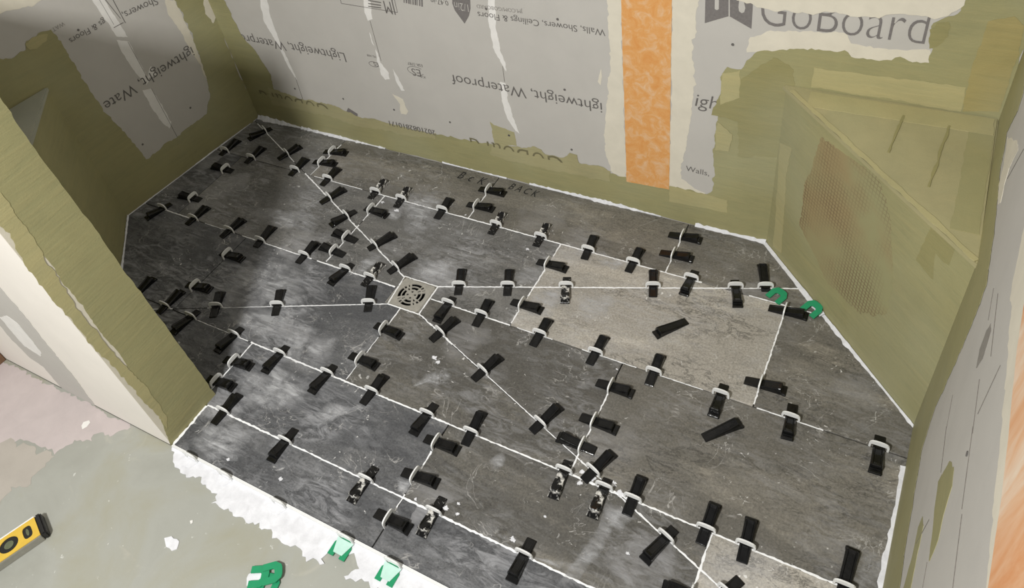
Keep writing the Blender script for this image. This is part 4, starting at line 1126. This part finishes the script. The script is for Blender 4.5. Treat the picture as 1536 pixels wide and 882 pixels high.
for x0, x1, y0, y1 in ((-.0534, .0534, .0478, .0494), (-.0534, .0534, -.0494, -.0478), (-.0534, -.0512, -.0478, .0478), (.0512, .0534, -.0478, .0478)):
    bbox(bm, x0, x1, y0, y1, -0.05, -0.0121)
me = bpy.data.meshes.new('throat'); bm.to_mesh(me); bm.free()
obj('throat', me, M['dark'], drain)

# ------------------------------------------------------------------ levelling clips and wedges
WL = 0.0915
def wedge_mesh():
    prof = [(0.0, .0100, .0100, .0016), (0.0015, .0108, .0104, .0026), (0.030, .0110, .0104, .0078), (0.060, .0113, .0104, .0138), (0.074, .0118, .0102, .0172), (0.0795, .0120, .0098, .0180), (0.0815, .0120, .0090, .0168), (0.0822, .0121, .0112, .0062), (0.0830, .0124, .0116, .0052), (0.0900, .0130, .0122, .0046), (0.0915, .0124, .0116, .0034)]
    vs, fs = [], []
    for s, wb, wt, h in prof:
        g = 0.0016 if 0.02 < s < 0.078 else 0.0
        vs += [(s, -wb, 0), (s, -wb, h * 0.72), (s, -wt * 0.94, h * 0.96), (s, -wt * 0.84, h), (s, -wt * 0.70, h), (s, -wt * 0.56, h - g), (s, wt * 0.56, h - g), (s, wt * 0.70, h), (s, wt * 0.84, h), (s, wt * 0.94, h * 0.96), (s, wb, h * 0.72), (s, wb, 0)]
    n = 12
    for i in range(len(prof) - 1):
        for j in range(n):
            k = (j + 1) % n
            fs.append((i * n + j, i * n + k, (i + 1) * n + k, (i + 1) * n + j))
    fs.append(tuple(range(n - 1, -1, -1)))
    fs.append(tuple((len(prof) - 1) * n + j for j in range(n)))
    return mesh('wedge', vs, fs)
def clip_mesh(hw, top, win, half_t=0.0013):
    out = [(-hw, -0.006), (-hw, top * 0.52), (-hw * 0.93, top * 0.74), (-hw * 0.74, top * 0.90), (-hw * 0.40, top * 0.98), (0, top), (hw * 0.40, top * 0.98), (hw * 0.74, top * 0.90), (hw * 0.93, top * 0.74), (hw, top * 0.52), (hw, -0.006)]
    iw = hw - 0.0042
    inn = [(iw, -0.006), (iw, win * 0.80), (iw * 0.93, win), (0, win), (-iw * 0.93, win), (-iw, win * 0.80), (-iw, -0.006)]
    bm = bmesh.new()
    f = bm.faces.new([bm.verts.new((x, -half_t, z)) for x, z in out + inn])
    ext = bmesh.ops.extrude_face_region(bm, geom=[f])
    for v in ext['geom']:
        if isinstance(v, bmesh.types.BMVert):
            v.co.y += 2 * half_t
    big = [q for q in bm.faces if len(q.verts) > 6]
    bmesh.ops.triangulate(bm, faces=big)
    bmesh.ops.recalc_face_normals(bm, faces=bm.faces[:])
    me = bpy.data.meshes.new('clip'); bm.to_mesh(me); bm.free()
    me.materials.append(M['clip'])
    return me
wm = wedge_mesh(); wm.materials.append(M['wedge'])
wm2 = wedge_mesh(); wm2.materials.append(M['wedge_smeared'])
cm = clip_mesh(0.0195, 0.0240, 0.0120, 0.0016)
JN = {'A': 'long joint nearest the back wall', 'B': 'long joint through the drain', 'C': 'long joint in front of the drain', 'D': 'long joint by the front threshold',
      'd1': 'diagonal joint to back left corner', 'd2': 'diagonal joint to right bench', 'd3': 'diagonal joint to front right', 'd4': 'diagonal joint to left bench',
      '0a': 'left cross joint of the back row', '0b': 'middle cross joint of the back row', '0c': 'right cross joint of the back row',
      '1a': 'cross joint nearest the left wall', '1b': 'cross joint just left behind the drain', '1c': 'cross joint just right of the drain', '1d': 'cross joint nearest the right bench',
      '2a': 'cross joint by the left bench', '2b': 'cross joint running out from the drain', '2c': 'right cross joint in front of drain', '3a': 'cross joint beside the entry wall',
      '3b': 'middle cross joint in front row', '3c': 'right cross joint in front row', '4b': 'short cross joint at the threshold'}
ORD = ['first', 'second', 'third', 'fourth', 'fifth', 'sixth', 'seventh', 'eighth', 'ninth', 'tenth', 'eleventh', 'twelfth', 'thirteenth', 'fourteenth', 'fifteenth', 'sixteenth']
SMEAR = {(-0.247, 0.0), (0.091, 0.0), (0.236, 0.0), (-0.146, -.308), (0.380, -0.140), (0.595, -.615), (0.687, -.615), (0.384, -.808), (0.205, -.808), (-0.347, 0.0)}
byj = {}
for w in W:
    byj.setdefault(w[0], []).append(w)
for j, L in byj.items():
    if j[0] == 'd':
        a = DIAG[j][0]
        L.sort(key=lambda w: (w[1] - a[0]) ** 2 + (w[2] - a[1]) ** 2)
        frm = 'from the drain'
    elif j in 'ABCD':
        L.sort(key=lambda w: w[1])
        frm = 'from the left'
    else:
        L.sort(key=lambda w: -w[2])
        frm = 'from the back'
    for k, (jj, x, y, ca, wa, off) in enumerate(L):
        if len(L) == 1:
            place = 'the only one on the ' + JN[j]
        elif k == len(L) - 1 and len(L) > 2:
            place = 'last ' + frm + ' on the ' + JN[j]
        else:
            place = ORD[k] + ' ' + frm + ' on the ' + JN[j]
        c = obj('levelling_clip', cm)
        c.location = (x, y, 0.0)
        c.rotation_euler = (0, 0, R(ca))
        tag(c, 'white clip, ' + place, 'clip', 'white levelling clips in the tile joints')
        off = max(0.012, min(0.038, off))
        a = R(wa)
        sm = any(abs(x - sx) < 0.006 and abs(y - sy) < 0.006 for sx, sy in SMEAR)
        o = obj('levelling_wedge', wm2 if sm else wm)
        o.location = (x - math.cos(a) * off, y - math.sin(a) * off, 0.0006)
        o.rotation_euler = (0, 0, a)
        tag(o, ('smeared black wedge, ' if sm else 'black wedge, ') + place, 'wedge', 'black levelling wedges in the clips')
# two loose wedges lying on the tiles
for tx, ty, hx, hy, lab in ((0.7045, -0.134, 0.646, -0.208, 'loose black wedge lying on light tile, thick end towards the drain'), (0.837, -0.425, 0.905, -0.353, 'loose black wedge lying on dark tile near the right wall')):
    o = obj('levelling_wedge', wm)
    o.location = (tx, ty, 0.0006)
    o.rotation_euler = (0, 0, math.atan2(hy - ty, hx - tx))
    tag(o, lab, 'wedge', 'black levelling wedges in the clips')
# clips along the front threshold, no wedges in them
cm2 = clip_mesh(0.0195, 0.0225, 0.0085, 0.0016)
front = [(-0.219, 'nearest the entry wall'), (-0.108, 'second from the entry wall'), (0.055, 'third from the entry wall'), (0.242, 'over the left green shim at the threshold'), (0.363, 'over the right green shim at the threshold')]
for x, w in front:
    e = empty('levelling_clip', (x, -0.9335, 0.0))
    tag(e, 'empty white clip on the front threshold edge, ' + w, 'clip', 'white levelling clips in the tile joints')
    obj('strap', cm2, None, e)
    gz = 0.0035 if 'shim' in w else 0.0
    dp = 0.031 if gz else 0.020
    vs = [(-0.0205, -0.0015, -0.0062 + gz), (0.0205, -0.0015, -0.0062 + gz), (0.011, -dp, -0.0068 + gz), (-0.011, -dp, -0.0068 + gz)]
    vs = vs + [(a_, b_, c_ + 0.0010) for a_, b_, c_ in vs]
    obj('base_plate', mesh('base_plate', vs, [(0, 1, 2, 3), (4, 5, 6, 7), (0, 1, 5, 4), (1, 2, 6, 5), (2, 3, 7, 6), (3, 0, 4, 7)]), M['mint'] if gz else M['thinset'], e)

# ------------------------------------------------------------------ green horseshoe shims
def shim_mesh(w, h, slot, t):
    hw = w / 2
    out = [(-hw, 0), (-hw, h * 0.66), (-hw * 0.62, h * 0.95), (-hw * 0.3, h), (hw * 0.3, h), (hw * 0.62, h * 0.95), (hw, h * 0.66), (hw, 0), (slot, 0), (slot, h * 0.52), (slot * 0.6, h * 0.60), (-slot * 0.6, h * 0.60), (-slot, h * 0.52), (-slot, 0)]
    bm = bmesh.new()
    f = bm.faces.new([bm.verts.new((x, y, 0)) for x, y in out])
    ext = bmesh.ops.extrude_face_region(bm, geom=[f])
    for v in ext['geom']:
        if isinstance(v, bmesh.types.BMVert):
            v.co.z += t
    bmesh.ops.triangulate(bm, faces=[q for q in bm.faces if len(q.verts) > 5])
    bmesh.ops.recalc_face_normals(bm, faces=bm.faces[:])
    me = bpy.data.meshes.new('shim'); bm.to_mesh(me); bm.free()
    me.materials.append(M['green'])
    return me
sh = shim_mesh(0.043, 0.040, 0.0075, 0.003)
def shim(loc, rz, tilt, lab):
    o = obj('shim', sh)
    o.location = loc
    o.rotation_euler = (R(tilt), 0, R(rz))
    tag(o, lab, 'shim', 'green horseshoe shims')
    return o
shim((0.876, 0.004, 0.0012), -27, 8, 'green plastic horseshoe shim lying beside the clip near right bench')
shim((0.961, -0.011, 0.0045), -32, 14, 'green plastic horseshoe shim leaning against the right bench base')
shim((0.242, -0.9715, -0.0066), 0, 0, 'green shim pushed under the left front threshold clip')
shim((0.363, -0.9715, -0.0066), 0, 0, 'green shim pushed under the right front threshold clip')
shim((0.152, -1.092, -0.0068), 12, 0, 'green horseshoe shim at the bottom of the small floor pile')
shim((0.103, -1.080, -0.0036), -62, 0, 'green horseshoe shim in the pile pointing at the yellow level')
shim((0.128, -1.066, -0.0004), -50, 0, 'green horseshoe shim on top of the small floor pile')

# ------------------------------------------------------------------ spirit level
ax = Vector((0.032, 0.081)).normalized()
lv = empty('spirit_level', (-0.3905, -1.2165, -0.009), math.atan2(ax.y, ax.x))
tag(lv, 'yellow box spirit level lying on its side on the floor', 'level')
def rbox(name, x0, x1, y0, y1, z0, z1, mat, parent, bev=0.0):
    bm = bmesh.new()
    bbox(bm, x0, x1, y0, y1, z0, z1)
    bmesh.ops.recalc_face_normals(bm, faces=bm.faces[:])
    if bev:
        bmesh.ops.bevel(bm, geom=bm.edges[:], offset=bev, segments=2, affect='EDGES')
    me = bpy.data.meshes.new(name); bm.to_mesh(me); bm.free()
    return obj(name, me, mat, parent)
rbox('rail', -0.60, 0.0, 0.0, 0.0595, 0.0, 0.0205, M['aluminium'], lv, 0.001)
# yellow face with the two windows cut through
def face_plate():
    bm = bmesh.new()
    outer = [(-0.60, 0.0025), (0.0, 0.0025), (0.0, 0.057), (-0.60, 0.057)]
    def loop(cx, cy, rx, ry, sq, n=24):
        r_ = []
        for k in range(n):
            c, s = math.cos(6.28318 * k / n), math.sin(6.28318 * k / n)
            r_.append((cx + rx * math.copysign(abs(c) ** sq, c), cy + ry * math.copysign(abs(s) ** sq, s)))
        return r_
    holes = [loop(-0.021, 0.030, 0.0095, 0.0165, 0.65), loop(-0.061, 0.030, 0.020, 0.0185, 1.0)]
    es = []
    for lp in [outer] + holes:
        vv = [bm.verts.new((x, y, 0.0222)) for x, y in lp]
        es += [bm.edges.new((vv[i], vv[(i + 1) % len(vv)])) for i in range(len(vv))]
    bmesh.ops.triangle_fill(bm, edges=es, use_beauty=True)
    ext = bmesh.ops.extrude_face_region(bm, geom=bm.faces[:])
    for v in ext['geom']:
        if isinstance(v, bmesh.types.BMVert):
            v.co.z -= 0.0014
    bmesh.ops.recalc_face_normals(bm, faces=bm.faces[:])
    me = bpy.data.meshes.new('face_plate'); bm.to_mesh(me); bm.free()
    return me, holes
fp, hl = face_plate()
obj('face_plate', fp, M['yellow'], lv)
for k, h_ in enumerate(hl):
    me = slab('vial_window', [(-0.021 + (x + 0.021) * 0.99, y) for x, y in h_] if k == 0 else h_, lambda p, h: Vector((p[0], p[1], 0.0206 + h)), 0.0004)
    o = obj('vial_window', me, M['rubber'], lv)
    cxv, cyv = (-0.021, 0.030) if k == 0 else (-0.061, 0.030)
    tube = [(cxv + (0.003 if k == 0 else 0.010) * math.cos(t), cyv + (0.010 if k == 0 else 0.0095) * math.sin(t)) for t in [6.283 * q / 16 for q in range(16)]]
    obj('vial', slab('vial', tube, lambda p, h: Vector((p[0], p[1], 0.0210 + h)), 0.0008), M['vial'], o)
rbox('edge_rail', -0.60, 0.0, 0.0572, 0.0608, 0.0, 0.0226, M['clip'], lv, 0.0008)
rbox('end_cap', 0.0, 0.013, -0.0008, 0.0612, 0.0, 0.0228, M['rubber'], lv, 0.0035)

# brown board end standing against the front of the entry wall at the far left
wb = rbox('wood_board', -1.06, -0.957, -0.992, -0.9278, -0.009, 0.9, M['wood'], None, 0.002)
tag(wb, 'brown wooden board edge at the far left beside the white wall', 'board')
